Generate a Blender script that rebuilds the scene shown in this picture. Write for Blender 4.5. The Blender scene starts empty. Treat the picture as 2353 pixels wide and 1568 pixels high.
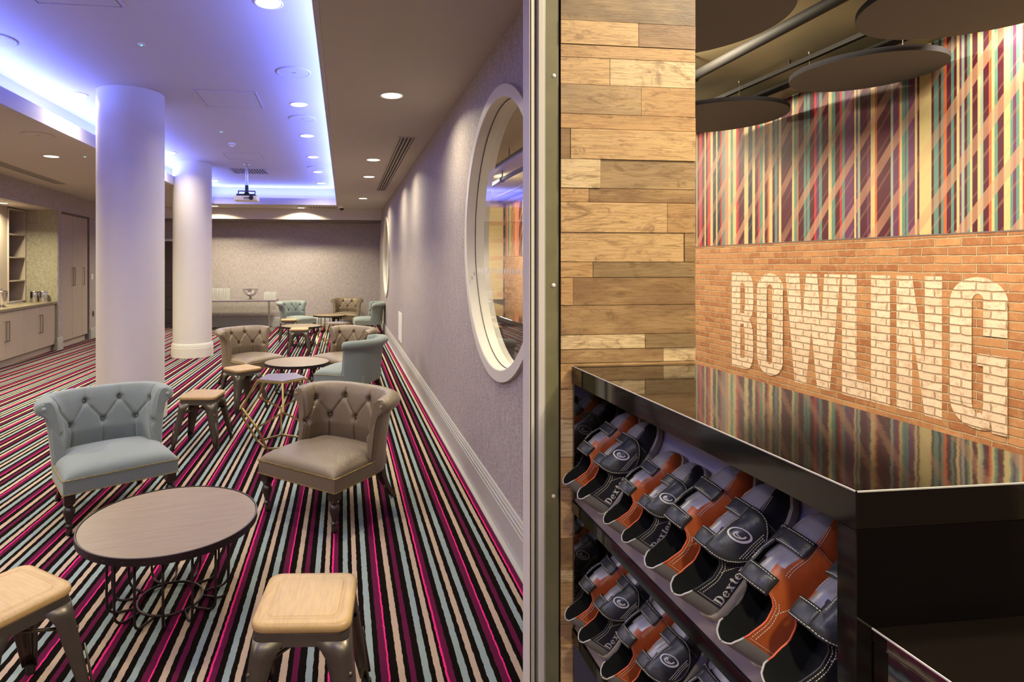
import bpy, math, random
from mathutils import Vector, Matrix
random.seed(7)
sin, cos, pi, sqrt = math.sin, math.cos, math.pi, math.sqrt
S = bpy.context.scene
COL = S.collection

# ------------------------------------------------------------------ camera, world, exposure
FPX, CX, CY, CAMH, YAW = 1350.0, 955.0, 609.0, 1.6, math.radians(6.97)
cd = bpy.data.cameras.new('camera'); cam = bpy.data.objects.new('camera', cd); COL.objects.link(cam)
cam.location = (0, 0, CAMH); cam.rotation_euler = (pi/2, 0, -YAW)
cd.sensor_width = 36; cd.lens = FPX/2353*36
cd.shift_x = (1176.5-CX)/2353; cd.shift_y = -(784-CY)/2353
cd.clip_start = .05; cd.clip_end = 100
S.camera = cam
W = bpy.data.worlds.new('world'); S.world = W; W.use_nodes = True
W.node_tree.nodes['Background'].inputs[0].default_value = (.8, .75, .7, 1)
W.node_tree.nodes['Background'].inputs[1].default_value = .25
S.view_settings.view_transform = 'Standard'; S.view_settings.look = 'None'
S.view_settings.exposure = 0.0; S.view_settings.gamma = 1
S.cycles.max_bounces = 8; S.cycles.diffuse_bounces = 5; S.cycles.glossy_bounces = 4
S.cycles.transparent_max_bounces = 40; S.cycles.sample_clamp_indirect = 6; S.cycles.use_denoising = True

E_DOWN, E_COVE, E_HALL = 25, 44, 205      # watts per fitting / per metre of cove

def area(name, loc, e, col, size, rot=(0, 0, 0), sy=None, spread=None, parent=None):
    l = bpy.data.lights.new(name, 'AREA'); l.energy = e; l.color = col
    l.shape = 'RECTANGLE' if sy else 'DISK'; l.size = size
    if sy: l.size_y = sy
    if spread: l.spread = math.radians(spread)
    o = bpy.data.objects.new(name, l); COL.objects.link(o); o.location = loc; o.rotation_euler = rot
    if parent: o.parent = parent
    return o

# ------------------------------------------------------------------ pixel -> place
def ray(px, py):
    u = (px-CX)/FPX; v = (CY-py)/FPX
    return Vector((sin(YAW)+u*cos(YAW), cos(YAW)-u*sin(YAW), v))
def atz(px, py, z):
    d = ray(px, py); t = (z-CAMH)/d.z
    return Vector((d.x*t, d.y*t, z))
def aty(px, py, y):
    d = ray(px, py); t = y/d.y
    return Vector((d.x*t, y, CAMH+d.z*t))
def atx(px, py, x):
    d = ray(px, py); t = x/d.x
    return Vector((x, d.y*t, CAMH+d.z*t))

# ------------------------------------------------------------------ materials
def lin(h):
    h = h.lstrip('#'); o = []
    for i in (0, 2, 4):
        c = int(h[i:i+2], 16)/255
        o.append(c/12.92 if c <= .04045 else ((c+.055)/1.055)**2.4)
    return (*o, 1)
class NT:
    def __init__(s, name):
        s.m = bpy.data.materials.new(name); s.m.use_nodes = True; s.t = s.m.node_tree; s.t.nodes.clear()
        s.out = s.t.nodes.new('ShaderNodeOutputMaterial')
    def n(s, typ, ins=None, **kw):
        n = s.t.nodes.new('ShaderNode'+typ)
        for k, v in kw.items(): setattr(n, k, v)
        for k, v in (ins or {}).items():
            if isinstance(v, bpy.types.NodeSocket): s.t.links.new(v, n.inputs[k])
            else: n.inputs[k].default_value = v
        return n
    def pos(s): return s.n('NewGeometry').outputs['Position']
    def obj(s): return s.n('TexCoord').outputs['Object']
    def mapv(s, v, sc=(1, 1, 1), loc=(0, 0, 0), rot=(0, 0, 0)):
        return s.n('Mapping', {'Vector': v, 'Scale': sc, 'Location': loc, 'Rotation': rot}).outputs[0]
    def noise(s, v, scale, detail=3, rough=.5, dist=0):
        return s.n('TexNoise', {'Vector': v, 'Scale': scale, 'Detail': detail, 'Roughness': rough, 'Distortion': dist}).outputs['Fac']
    def math(s, op, a, b=0.0, c=0.0): return s.n('Math', {0: a, 1: b, 2: c}, operation=op).outputs[0]
    def mix(s, f, a, b, mode='MIX'):
        n = s.n('Mix', data_type='RGBA', blend_type=mode)
        for i, v in ((0, f), (6, a), (7, b)):
            if isinstance(v, bpy.types.NodeSocket): s.t.links.new(v, n.inputs[i])
            else: n.inputs[i].default_value = v
        return n.outputs[2]
    def ramp(s, f, stops, interp='LINEAR'):
        n = s.n('ValToRGB', {0: f}); r = n.color_ramp; r.interpolation = interp
        while len(r.elements) < len(stops): r.elements.new(.5)
        for e, (p, c) in zip(r.elements, stops): e.position = p; e.color = c if len(c) == 4 else (*c, 1)
        return n.outputs[0]
    def bump(s, h, strength=.3, dist=.01):
        return s.n('Bump', {'Height': h, 'Strength': strength, 'Distance': dist}).outputs[0]
    def pbr(s, **kw):
        b = s.n('BsdfPrincipled', {k.replace('_', ' '): v for k, v in kw.items()})
        s.t.links.new(b.outputs[0], s.out.inputs[0]); return s.m
def simple(name, col, rough=.5, metal=0, nz=.12, scale=30, bump=0, **kw):
    t = NT(name); c = lin(col); p = t.obj()
    f = t.noise(p, scale, 4)
    d = tuple(x*(1-nz) for x in c[:3])+(1,); e = tuple(min(1, x*(1+nz)) for x in c[:3])+(1,)
    a = dict(Base_Color=t.mix(f, d, e), Roughness=rough, Metallic=metal, **kw)
    if bump: a['Normal'] = t.bump(f, bump, .004)
    return t.pbr(**a)

M = {}
M['plaster'] = simple('plaster_paint', '#cdc4bd', .7, nz=.03, scale=6, bump=.05)
M['ceil'] = simple('ceiling_paint', '#b8afa6', .7, nz=.03, scale=5)
M['coffer'] = simple('white_ceiling_paint', '#b9b5bd', .75, nz=.02, scale=4)
M['column'] = simple('column_paint', '#cdc6bf', .45, nz=.03, scale=3)
M['trimg'] = simple('grey_gloss_trim', '#a8a5a0', .4, nz=.03, scale=8)
M['triml'] = simple('pale_trim', '#cfc9bd', .4, nz=.03, scale=8)
M['white'] = simple('white_plastic', '#e4e0dc', .4, nz=.02)
M['chrome'] = simple('chrome_metal', '#d8d6d2', .15, 1, nz=.05)
M['steel'] = simple('brushed_steel', '#a59c92', .35, 1, nz=.1)
M['gun'] = simple('gunmetal_lacquer', '#5f584e', .36, .75, nz=.12, scale=9)
M['iron'] = simple('dark_iron', '#33272a', .4, .6, nz=.25, scale=60)
M['brass'] = simple('brass_lacquer', '#a58f55', .35, .7, nz=.15, scale=40)
M['dwood'] = simple('dark_stained_wood', '#2e211d', .3, nz=.3, scale=25)
M['rubber'] = simple('black_rubber', '#1c1a19', .7)
M['blackp'] = simple('black_plastic', '#17161a', .4)
M['cab'] = simple('taupe_laminate', '#a69786', .5, nz=.04, scale=5)
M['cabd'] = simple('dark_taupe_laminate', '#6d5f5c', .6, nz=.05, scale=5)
M['worktop'] = simple('stone_worktop', '#7d705c', .35, nz=.1, scale=80)
M['grille'] = simple('grille_dark', '#2a221e', .7)
M['door'] = simple('dark_door_wood', '#33272a', .5, nz=.2, scale=12)
M['beam'] = simple('black_painted_metal', '#15110f', .75, nz=.2, scale=9)
M['hallceil'] = simple('dark_hall_ceiling', '#8d8366', .45, nz=.12, scale=3)
M['felt'] = simple('charcoal_felt', '#6a6764', .95, nz=.2, scale=220, bump=.3)
M['felts'] = simple('charcoal_felt_edge', '#34333a', .95, nz=.2, scale=220, bump=.3)
M['slate'] = simple('slate_top', '#7a7076', .35, nz=.12, scale=30)
M['halltile'] = simple('dark_hall_floor', '#57534f', .5, nz=.2, scale=2)
M['shelf'] = simple('pale_shelf_board', '#8d8899', .4, nz=.04, scale=5)
M['bshoe'] = simple('black_shoe_leather', '#26262a', .36, nz=.25, scale=90, bump=.25)
M['strapl'] = simple('charcoal_strap_leather', '#2f3033', .38, nz=.2, scale=90, bump=.25)
M['oshoe'] = simple('orange_shoe_leather', '#ad5526', .4, nz=.2, scale=60, bump=.2)
M['sshoe'] = simple('silver_shoe_leather', '#9b9999', .36, .3, nz=.08, scale=60, bump=.2)
M['hshoe'] = simple('grey_heel_leather', '#7f7d76', .4, .1, nz=.1, scale=60, bump=.2)
M['sole'] = simple('cream_sole_rubber', '#a9a08c', .55, nz=.1)
M['lining'] = simple('black_shoe_lining', '#0f0e0e', .9)
M['pipe'] = simple('silver_piping', '#b7b4ae', .4)
M['pipeo'] = simple('orange_piping', '#d9603a', .4)
M['thread'] = simple('pale_thread', '#e0dac6', .7)
M['mark'] = simple('silver_print', '#dedbd2', .5)

def glossy_black():
    t = NT('black_gloss_laminate')
    n = t.noise(t.obj(), 16, 2)
    return t.pbr(Base_Color=(.007, .005, .004, 1), Roughness=.045, IOR=2.3, Normal=t.bump(n, .02, .008))
M['gloss'] = glossy_black()
M['glossf'] = simple('black_gloss_front', '#0d0a0a', .07, nz=.1, IOR=1.55)
def emis(name, col, st):
    t = NT(name); e = t.n('Emission', {'Color': (*col, 1), 'Strength': st}); t.t.links.new(e.outputs[0], t.out.inputs[0]); return t.m
M['lampw'] = emis('lamp_lens_glow', (1, .9, .68), 9)
M['led'] = emis('cove_led_glow', (.45, .45, 1), 14)
M['ledg'] = emis('green_led_glow', (.1, .9, .75), 2)

def glass_thin():
    t = NT('clear_window_glass')
    f = t.math('MULTIPLY_ADD', t.math('POWER', t.n('LayerWeight', {'Blend': .5}).outputs['Facing'], 4.2), .95, .04)
    g = t.n('BsdfGlossy', {'Color': (1, 1, 1, 1), 'Roughness': .02}).outputs[0]
    tr = t.n('BsdfTransparent', {'Color': (.93, .95, .94, 1)}).outputs[0]
    m = t.n('MixShader', {0: f, 1: tr, 2: g}); t.t.links.new(m.outputs[0], t.out.inputs[0]); return t.m
M['glass'] = glass_thin()
def glassware():
    t = NT('drinking_glass')
    f = t.math('MULTIPLY_ADD', t.n('LayerWeight', {'Blend': .3}).outputs['Facing'], .5, .03)
    g = t.n('BsdfPrincipled', {'Base Color': (.85, .87, .82, 1), 'Roughness': .08}).outputs[0]
    tr = t.n('BsdfTransparent', {'Color': (.985, .99, .985, 1)}).outputs[0]
    m = t.n('MixShader', {0: f, 1: tr, 2: g}); t.t.links.new(m.outputs[0], t.out.inputs[0]); return t.m
M['tumbler'] = glassware()

def wallpaper(name, a, b, bumpy=.35):
    t = NT(name); p = t.pos()
    h = t.noise(t.mapv(p, (18, 18, 150)), 1, 4, .65)
    v = t.noise(t.mapv(p, (190, 190, 9)), 1, 4, .65)
    f = t.math('ADD', t.math('MULTIPLY', h, .55), t.math('MULTIPLY', v, .45))
    big = t.noise(p, 1.6, 2)
    c = t.ramp(f, [(.36, lin(a)), (.64, lin(b))])
    c = t.mix(t.math('MULTIPLY', big, .12), c, lin('#5e5550'))
    return t.pbr(Base_Color=c, Roughness=.62, Normal=t.bump(f, bumpy, .004))
M['paper'] = wallpaper('mauve_grasscloth_wallpaper', '#7a706f', '#c0b4b1')
M['papery'] = wallpaper('olive_grasscloth_wallpaper', '#6b6450', '#b9b096')

def carpet():
    t = NT('striped_carpet'); p = t.pos()
    x = t.n('SeparateXYZ', {0: p}).outputs
    w = t.noise(p, 26, 3, .6)
    w2 = t.noise(t.mapv(p, (3, .35, 1)), 1, 2)
    xx = t.math('ADD', x[0], t.math('ADD', t.math('MULTIPLY_ADD', w, .010, -.005), t.math('MULTIPLY_ADD', w2, .014, -.007)))
    P = .46
    f = t.math('FRACT', t.math('DIVIDE', t.math('SUBTRACT', xx, .1795-P*10), P))
    K, Cc, L, Mg, Pk = lin('#130e0c'), lin('#b39c87'), lin('#8b9896'), lin('#5c1a3a'), lin('#e2307a')
    seg = [(0, K), (43, Cc), (78, K), (105, Mg), (137, K), (176, L), (213, K), (241, Cc), (275, K), (293, Pk), (305, Mg),
           (338, K), (370, L), (407, K), (436, Cc), (472, K), (506, L), (543, K), (574, Mg), (611, Pk)]
    c = t.ramp(f, [(a/623, b) for a, b in seg], 'CONSTANT')
    pile = t.noise(p, 420, 2, .7)
    c = t.mix(.6, c, t.mix(pile, (.25, .25, .25, 1), (1.5, 1.5, 1.5, 1)), 'MULTIPLY')
    return t.pbr(Base_Color=c, Roughness=1.0, Specular_IOR_Level=.03, Normal=t.bump(pile, .5, .004))
M['carpet'] = carpet()

def brick(name, paint):
    t = NT(name); p = t.pos(); s = t.n('SeparateXYZ', {0: p}).outputs
    v = t.n('CombineXYZ', {0: s[1], 1: s[2], 2: 0.0}).outputs[0]
    wob = t.n('TexNoise', {'Vector': v, 'Scale': 9.0, 'Detail': 3.0}).outputs['Color']
    v2 = t.n('VectorMath', {0: v, 1: t.n('VectorMath', {0: t.n('VectorMath', {0: wob, 1: (.5, .5, .5)}, operation='SUBTRACT').outputs[0], 1: (.03, .022, 0)}, operation='MULTIPLY').outputs[0]}, operation='ADD').outputs[0]
    def bt(c1, c2, mo):
        return t.n('TexBrick', {'Vector': v2, 'Color1': c1, 'Color2': c2, 'Mortar': mo, 'Scale': 1.0, 'Mortar Size': .006,
                 'Mortar Smooth': .35, 'Bias': 0.0, 'Brick Width': .235, 'Row Height': .0765}, offset=.5)
    b = bt(lin('#985f3a'), lin('#bb875a'), lin('#b5a080'))
    edge = t.n('TexBrick', {'Vector': t.n('VectorMath', {0: v2, 1: (0.0, -.0035, 0)}, operation='ADD').outputs[0], 'Scale': 1.0, 'Mortar Size': .0085, 'Mortar Smooth': .25, 'Bias': 0.0, 'Brick Width': .235, 'Row Height': .0765}, offset=.5).outputs['Fac']
    n1 = t.noise(v, 14, 5, .65); n2 = t.noise(v, 60, 4, .7)
    c = b.outputs['Color']
    if paint:
        pb = bt(lin('#e4d0b8'), lin('#dac3aa'), lin('#cdb394'))
        patch = t.ramp(t.noise(v, 13, 7, .75), [(.5, (0, 0, 0, 1)), (.64, (1, 1, 1, 1))])
        c = t.mix(t.math('MULTIPLY', patch, .55), pb.outputs['Color'], lin('#b06a45'))
        gap = t.ramp(b.outputs['Fac'], [(.45, (0, 0, 0, 1)), (.95, (1, 1, 1, 1))])
        c = t.mix(t.math('MULTIPLY', gap, .35), c, lin('#8a6344'))
    else:
        c = t.mix(t.math('MULTIPLY', t.ramp(n1, [(.5, (0, 0, 0, 1)), (.75, (1, 1, 1, 1))]), .45), c, lin('#d6b083'))
        c = t.mix(t.math('MULTIPLY', t.ramp(n1, [(.25, (1, 1, 1, 1)), (.42, (0, 0, 0, 1))]), .5), c, lin('#8a4a22'))
    rim = t.math('MULTIPLY', t.math('SUBTRACT', edge, b.outputs['Fac'], 0), 1.0); rim = t.n('Math', {0: rim}, operation='MULTIPLY', use_clamp=True); rim.inputs[1].default_value = (.75 if paint else .6)
    c = t.mix(rim.outputs[0], c, lin('#5a3518'))  # shadow line below the bricks, mixed into the colour as brown
    c = t.mix(.35, c, t.mix(n2, (.55, .55, .55, 1), (1.4, 1.4, 1.4, 1)), 'MULTIPLY')
    hgt = t.math('ADD', t.math('SUBTRACT', 1.0, b.outputs['Fac']), t.math('MULTIPLY', n2, .35))
    return t.pbr(Base_Color=c, Roughness=.75, Normal=t.bump(hgt, .8, .012))
M['brick'] = brick('orange_brick', False); M['brickp'] = brick('painted_brick', True)

STR = dict(N='#2b2836', C='#c4b280', M='#50202f', R='#b03338', O='#bb603c', T='#5c8278', P='#65375a', S='#b57f6c', G='#8fa193')
def stripe_mat(k, col):
    t = NT('stripe_paper_'+k); p = t.pos(); s = t.n('SeparateXYZ', {0: p}).outputs
    d = t.math('ADD', t.math('MULTIPLY', s[1], 1.0), t.math('MULTIPLY', s[2], .72))
    dd = t.math('ADD', d, t.math('MULTIPLY_ADD', t.noise(t.mapv(p, (1, .5, .5)), 1.0, 1), .12, -.06))
    f = t.math('FRACT', t.math('MULTIPLY', dd, 2.35))
    band = t.ramp(f, [(0, (0, 0, 0, 1)), (.30, (.35, .35, .35, 1)), (.36, (0, 0, 0, 1)), (.55, (1, 1, 1, 1)), (.80, (0, 0, 0, 1)), (.92, (.3, .3, .3, 1)), (.96, (0, 0, 0, 1))], 'CONSTANT')
    fine = t.noise(t.mapv(p, (1, 12, 7.5), rot=(0, 0, 0)), 1, 2)
    k2 = t.math('MULTIPLY', band, t.ramp(t.noise(p, 1.3, 2), [(.36, (.2, .2, .2, 1)), (.58, (.6, .6, .6, 1))]))
    c = t.mix(k2, lin(col), lin('#bb8c72'))
    return t.pbr(Base_Color=c, Roughness=.4, Specular_IOR_Level=.4, Normal=t.bump(t.noise(p, 300, 2), .1, .002))
for k, c in STR.items(): M['st'+k] = stripe_mat(k, c)

def wood_attr(name, rough, grain, attr=True, a='#c9a468', b='#7a5630', rot=False, sc=1.0, spots=.5):
    t = NT(name); p = t.obj()
    g = t.mapv(p, (5*sc, 60*sc, 60*sc) if not rot else (60*sc, 5*sc, 60*sc))
    n = t.noise(g, 1, 5, .6, 1.2)
    w = t.noise(t.mapv(p, (2.2*sc, 9*sc, 9*sc) if not rot else (9*sc, 2.2*sc, 9*sc)), 1, 4, .6, 2.5)
    c = t.n('VertexColor', layer_name='tone').outputs[0] if attr else lin(a)
    c = t.mix(t.ramp(n, [(.42, (0, 0, 0, 1)), (.7, (grain, grain, grain, 1))]), c, lin(b))
    c = t.mix(t.ramp(w, [(.5, (0, 0, 0, 1)), (.72, (spots, spots, spots, 1))]), c, lin('#6a4a2c'))
    return t.pbr(Base_Color=c, Roughness=rough, Normal=t.bump(n, .12, .003))
def planks():
    t = NT('reclaimed_plank_wood'); p = t.obj(); c = t.n('VertexColor', layer_name='tone').outputs[0]
    g = t.noise(t.mapv(p, (7, 90, 95)), 1, 6, .65, 1.6); w = t.noise(t.mapv(p, (5, 16, 16)), 1, 5, .65, 3.0); st = t.noise(t.mapv(p, (14, 40, 34)), 1, 6, .75, .8); hi = t.noise(t.mapv(p, (3, 8, 9)), 1, 3)
    c = t.mix(t.ramp(hi, [(.45, (0, 0, 0, 1)), (.7, (.5, .5, .5, 1))]), c, lin('#d6b27a'))
    c = t.mix(t.ramp(g, [(.47, (0, 0, 0, 1)), (.62, (.5, .5, .5, 1)), (.66, (.05, .05, .05, 1))]), c, lin('#74502c'))
    c = t.mix(t.ramp(w, [(.53, (0, 0, 0, 1)), (.68, (.62, .62, .62, 1))]), c, lin('#6b4c2c'))
    c = t.mix(t.ramp(st, [(.62, (0, 0, 0, 1)), (.72, (.75, .75, .75, 1))]), c, lin('#3d2c1c'))
    return t.pbr(Base_Color=c, Roughness=.5, Normal=t.bump(t.math('ADD', g, st), .25, .003))
M['plank'] = planks()
M['stoolw'] = wood_attr('pale_ash_wood', .42, .35, False, '#b0915f', '#84663a', True, 1.5, .12)
M['tablew'] = wood_attr('grey_brown_table_wood', .42, .5, False, '#837158', '#6b5742', False, .8, .25)
def concrete():
    t = NT('olive_concrete_panel'); p = t.pos()
    n = t.noise(p, 9, 6, .6); n2 = t.noise(p, 60, 4, .6)
    c = t.mix(n, lin('#5d5a3e'), lin('#86805a')); c = t.mix(t.ramp(n2, [(.68, (0, 0, 0, 1)), (.78, (.6, .6, .6, 1))]), c, lin('#4a4530'))
    return t.pbr(Base_Color=c, Roughness=.5)
M['olive'] = concrete()
def fabric(name, a, b, rough, metal, sheen, sc, mono):
    t = NT(name); p = t.n('TexCoord').outputs['UV']
    v = t.n('TexVoronoi', {'Vector': t.mapv(p, (1, 1, 1), rot=(0, 0, .785)), 'Scale': sc, 'Randomness': mono}, feature='F1', voronoi_dimensions='2D').outputs['Distance']
    f = t.ramp(v, [(.15, (1, 1, 1, 1)), (.62, (0, 0, 0, 1))])
    c = t.mix(f, lin(a), lin(b))
    return t.pbr(Base_Color=c, Roughness=rough, Metallic=metal, Sheen_Weight=sheen, Normal=t.bump(f, .55, .0022))
M['teal'] = fabric('sage_woven_fabric', '#515a54', '#8f9992', .85, 0, .35, 190, .15)
M['bronze'] = fabric('bronze_embossed_leather', '#57493a', '#8c7a61', .36, .22, .1, 110, .1)

# ------------------------------------------------------------------ mesh helpers
class MB:
    def __init__(s): s.v = []; s.f = []; s.m = []; s.c = []; s.mats = []; s.usec = False
    def mi(s, mat):
        if mat not in s.mats: s.mats.append(mat)
        return s.mats.index(mat)
    def add(s, vs, fs, mat, col=None):
        o = len(s.v); s.v += [tuple(v) for v in vs]; k = s.mi(mat)
        for f in fs: s.f.append([i+o for i in f]); s.m.append(k); s.c.append(col)
        if col: s.usec = True
    def box(s, a, b, mat, rot=None, col=None):
        x0, y0, z0 = a; x1, y1, z1 = b
        vs = [Vector(q) for q in ((x0, y0, z0), (x1, y0, z0), (x1, y1, z0), (x0, y1, z0), (x0, y0, z1), (x1, y0, z1), (x1, y1, z1), (x0, y1, z1))]
        if rot: vs = [rot @ q for q in vs]
        s.add(vs, [(0, 3, 2, 1), (4, 5, 6, 7), (0, 1, 5, 4), (1, 2, 6, 5), (2, 3, 7, 6), (3, 0, 4, 7)], mat, col)
    def lathe(s, prof, mat, n=24, c=(0, 0, 0), cap=True):
        vs = []; fs = []
        for r, z in prof:
            for i in range(n):
                a = 2*pi*i/n; vs.append((c[0]+r*cos(a), c[1]+r*sin(a), c[2]+z))
        m = len(prof)
        for j in range(m-1):
            for i in range(n):
                k = (i+1) % n; fs.append((j*n+i, j*n+k, (j+1)*n+k, (j+1)*n+i))
        if cap:
            fs.append(tuple(range(n-1, -1, -1))); fs.append(tuple((m-1)*n+i for i in range(n)))
        s.add(vs, fs, mat)
    def tube(s, pts, r, mat, n=8, closed=False, rr=None):
        pts = [Vector(p) for p in pts]; m = len(pts); vs = []; fs = []
        prev = None
        for j, p in enumerate(pts):
            a = pts[(j-1) % m] if (closed or j > 0) else p; b = pts[(j+1) % m] if (closed or j < m-1) else p
            d = (b-a)
            if d.length < 1e-9: d = Vector((0, 0, 1))
            d.normalize()
            if prev is None:
                u = d.orthogonal().normalized()
            else:
                u = prev - d*prev.dot(d)
                u = u.normalized() if u.length > 1e-6 else d.orthogonal().normalized()
            prev = u; w = d.cross(u); q = rr[j] if rr else r
            for i in range(n):
                an = 2*pi*i/n; vs.append(p+u*(q*cos(an))+w*(q*sin(an)))
        for j in range(m if closed else m-1):
            k = (j+1) % m
            for i in range(n):
                l = (i+1) % n; fs.append((j*n+i, j*n+l, k*n+l, k*n+i))
        if not closed:
            fs.append(tuple(range(n-1, -1, -1))); fs.append(tuple((m-1)*n+i for i in range(n)))
        s.add(vs, fs, mat)
    def grid(s, P, mat, cu=False, cv=False):
        nu = len(P); nv = len(P[0]); vs = [p for r in P for p in r]; fs = []
        for i in range(nu if cu else nu-1):
            for j in range(nv if cv else nv-1):
                a = (i+1) % nu; b = (j+1) % nv; fs.append((i*nv+j, a*nv+j, a*nv+b, i*nv+b))
        s.add(vs, fs, mat)
    def ball(s, c, r, mat, n=8, m=6, sc=(1, 1, 1)):
        prof = [(max(1e-4, r*sin(pi*j/m)), -r*cos(pi*j/m)) for j in range(m+1)]
        o = len(s.v); s.lathe(prof, mat, n, (0, 0, 0))
        for i in range(o, len(s.v)):
            x, y, z = s.v[i]; s.v[i] = (c[0]+x*sc[0], c[1]+y*sc[1], c[2]+z*sc[2])
    def poly(s, pts, a, b, mat):      # extrude 2-D outline between z=a and z=b
        n = len(pts); vs = [(x, y, a) for x, y in pts]+[(x, y, b) for x, y in pts]
        fs = [tuple(range(n-1, -1, -1)), tuple(range(n, 2*n))]+[(i, (i+1) % n, n+(i+1) % n, n+i) for i in range(n)]
        s.add(vs, fs, mat)
    def build(s, name, parent=None, smooth=False, bevel=0, seg=2, subsurf=0, solid=0, auto=None):
        me = bpy.data.meshes.new(name); me.from_pydata(s.v, [], s.f)
        for m in s.mats: me.materials.append(M[m])
        me.polygons.foreach_set('material_index', s.m)
        if s.usec:
            at = me.color_attributes.new('tone', 'FLOAT_COLOR', 'CORNER'); k = 0
            for p, c in zip(me.polygons, s.c):
                for _ in p.vertices: at.data[k].color = c or (1, 1, 1, 1); k += 1
        me.update(); me.validate()
        if smooth: me.polygons.foreach_set('use_smooth', [True]*len(me.polygons))
        if auto: me.set_sharp_from_angle(angle=math.radians(auto))
        o = bpy.data.objects.new(name, me); COL.objects.link(o)
        if parent: o.parent = parent
        if solid:
            d = o.modifiers.new('solid', 'SOLIDIFY'); d.thickness = solid; d.offset = 0
        if bevel:
            d = o.modifiers.new('bevel', 'BEVEL'); d.width = bevel; d.segments = seg; d.limit_method = 'ANGLE'; d.angle_limit = math.radians(40)
        if subsurf:
            d = o.modifiers.new('sub', 'SUBSURF'); d.levels = subsurf; d.render_levels = subsurf
        return o
def tag(o, label=None, cat=None, group=None, kind=None):
    if label: o['label'] = label
    if cat: o['category'] = cat
    if group: o['group'] = group
    if kind: o['kind'] = kind
    return o
def empty(name, loc=(0, 0, 0), rz=0, label=None, cat=None, group=None):
    o = bpy.data.objects.new(name, None); COL.objects.link(o); o.location = loc; o.rotation_euler = (0, 0, rz)
    o.empty_display_size = .1
    return tag(o, label, cat, group)
def dup(o, parent=None):
    c = o.copy(); COL.objects.link(c); c.parent = parent
    for ch in list(o.children): dup(ch, c)
    return c
def place(o, loc, rz, label, group=None):
    o.location = loc; o.rotation_euler = (0, 0, rz); o['label'] = label
    if group: o['group'] = group
    return o
def struct(o, label=None): o['kind'] = 'structure'; (label and o.__setitem__('label', label)); return o

# ------------------------------------------------------------------ room dimensions
KS = 1.1                                    # scale of the jamb, pier and counter group
ZC, ZLIP, ZU = 2.98, 3.13, 3.39            # lower ceiling, top of lip, raised coffer ceiling
XR, YB = .94, 15.6                         # right wall, back wall
CXL, CXR, CYF, CYN = -2.91, -.166, 13.7, -1.2   # coffer opening
LD = Vector((-.065, 1, 0)).normalized(); LN = Vector((1, .065, 0)).normalized(); LP = Vector((-5.35, 12.36, 0))
def lw(s, n, z): q = LP+LD*s+LN*n; return Vector((q.x, q.y, z))
def onl(px, py, n=0):                       # pixel -> (s, z) on the plane n in front of the left wall
    d = ray(px, py); q = LP+LN*n; t = q.dot(LN)/d.dot(LN); p = d*t
    return (p-LP).dot(LD), CAMH+p.z
LR = Matrix(((LN.x, LD.x, 0, LP.x), (LN.y, LD.y, 0, LP.y), (0, 0, 1, 0), (0, 0, 0, 1)))   # local (n, s, z) -> world

# floors
b = MB(); b.box((-7.5, -2.5, -.1), (XR, YB, 0), 'carpet'); struct(b.build('floor'), 'carpet with narrow black, cream, pale blue, plum and pink stripes')
b = MB(); b.box((XR, -2.5, -.1), (5.3, 19, -.002), 'halltile'); struct(b.build('floor_hall'))
# right wall with two round openings
WIN = [(3.53, 1.785), (14.05-.0, 1.785)]
WY2 = atx(888, 600, XR).y; WIN[1] = (WY2, 1.785)
def wall_with_holes():
    b = MB(); x0, x1 = XR, XR+.15; N = 48; r = .86; ztop = 3.7
    cells = [(c, 1.0) for c in WIN]
    ys = [2.02]
    for (cy, cz) in WIN: ys += [cy-1.0, cy+1.0]
    ys[-1] = min(ys[-1], YB+.3); ys.append(YB+.4)
    def quad(ya, yb, za, zb):
        if yb-ya < 1e-3: return
        for x, flip in ((x0, 0), (x1, 1)):
            q = [(x, ya, za), (x, yb, za), (x, yb, zb), (x, ya, zb)]
            b.add(q, [(0, 3, 2, 1) if flip else (0, 1, 2, 3)], 'paper')
    quad(ys[0], WIN[0][0]-1, 0, ztop); quad(WIN[0][0]+1, WIN[1][0]-1, 0, ztop)
    for cy, cz in WIN:
        quad(cy-1, cy+1, 0, cz-1); quad(cy-1, cy+1, cz+1, ztop)
        for x in (x0, x1):
            P = []
            for i in range(N+1):
                a = 2*pi*i/N; c, s_ = cos(a), sin(a); m = max(abs(c), abs(s_))
                P.append([(x, cy+c/m, cz+s_/m), (x, cy+r*c, cz+r*s_)])
            b.grid(P, 'paper')
        b.grid([[(x0, cy+r*cos(2*pi*i/N), cz+r*sin(2*pi*i/N)), (x1, cy+r*cos(2*pi*i/N), cz+r*sin(2*pi*i/N))] for i in range(N+1)], 'triml')
    quad(WIN[1][0]+1, YB+.4, 0, ztop)
    b.box((x0, 2.01, 0), (x1, 2.02, ztop), 'paper')
    return b.build('wall_right')
struct(wall_with_holes(), 'mauve grasscloth wall with two large round windows')
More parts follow.
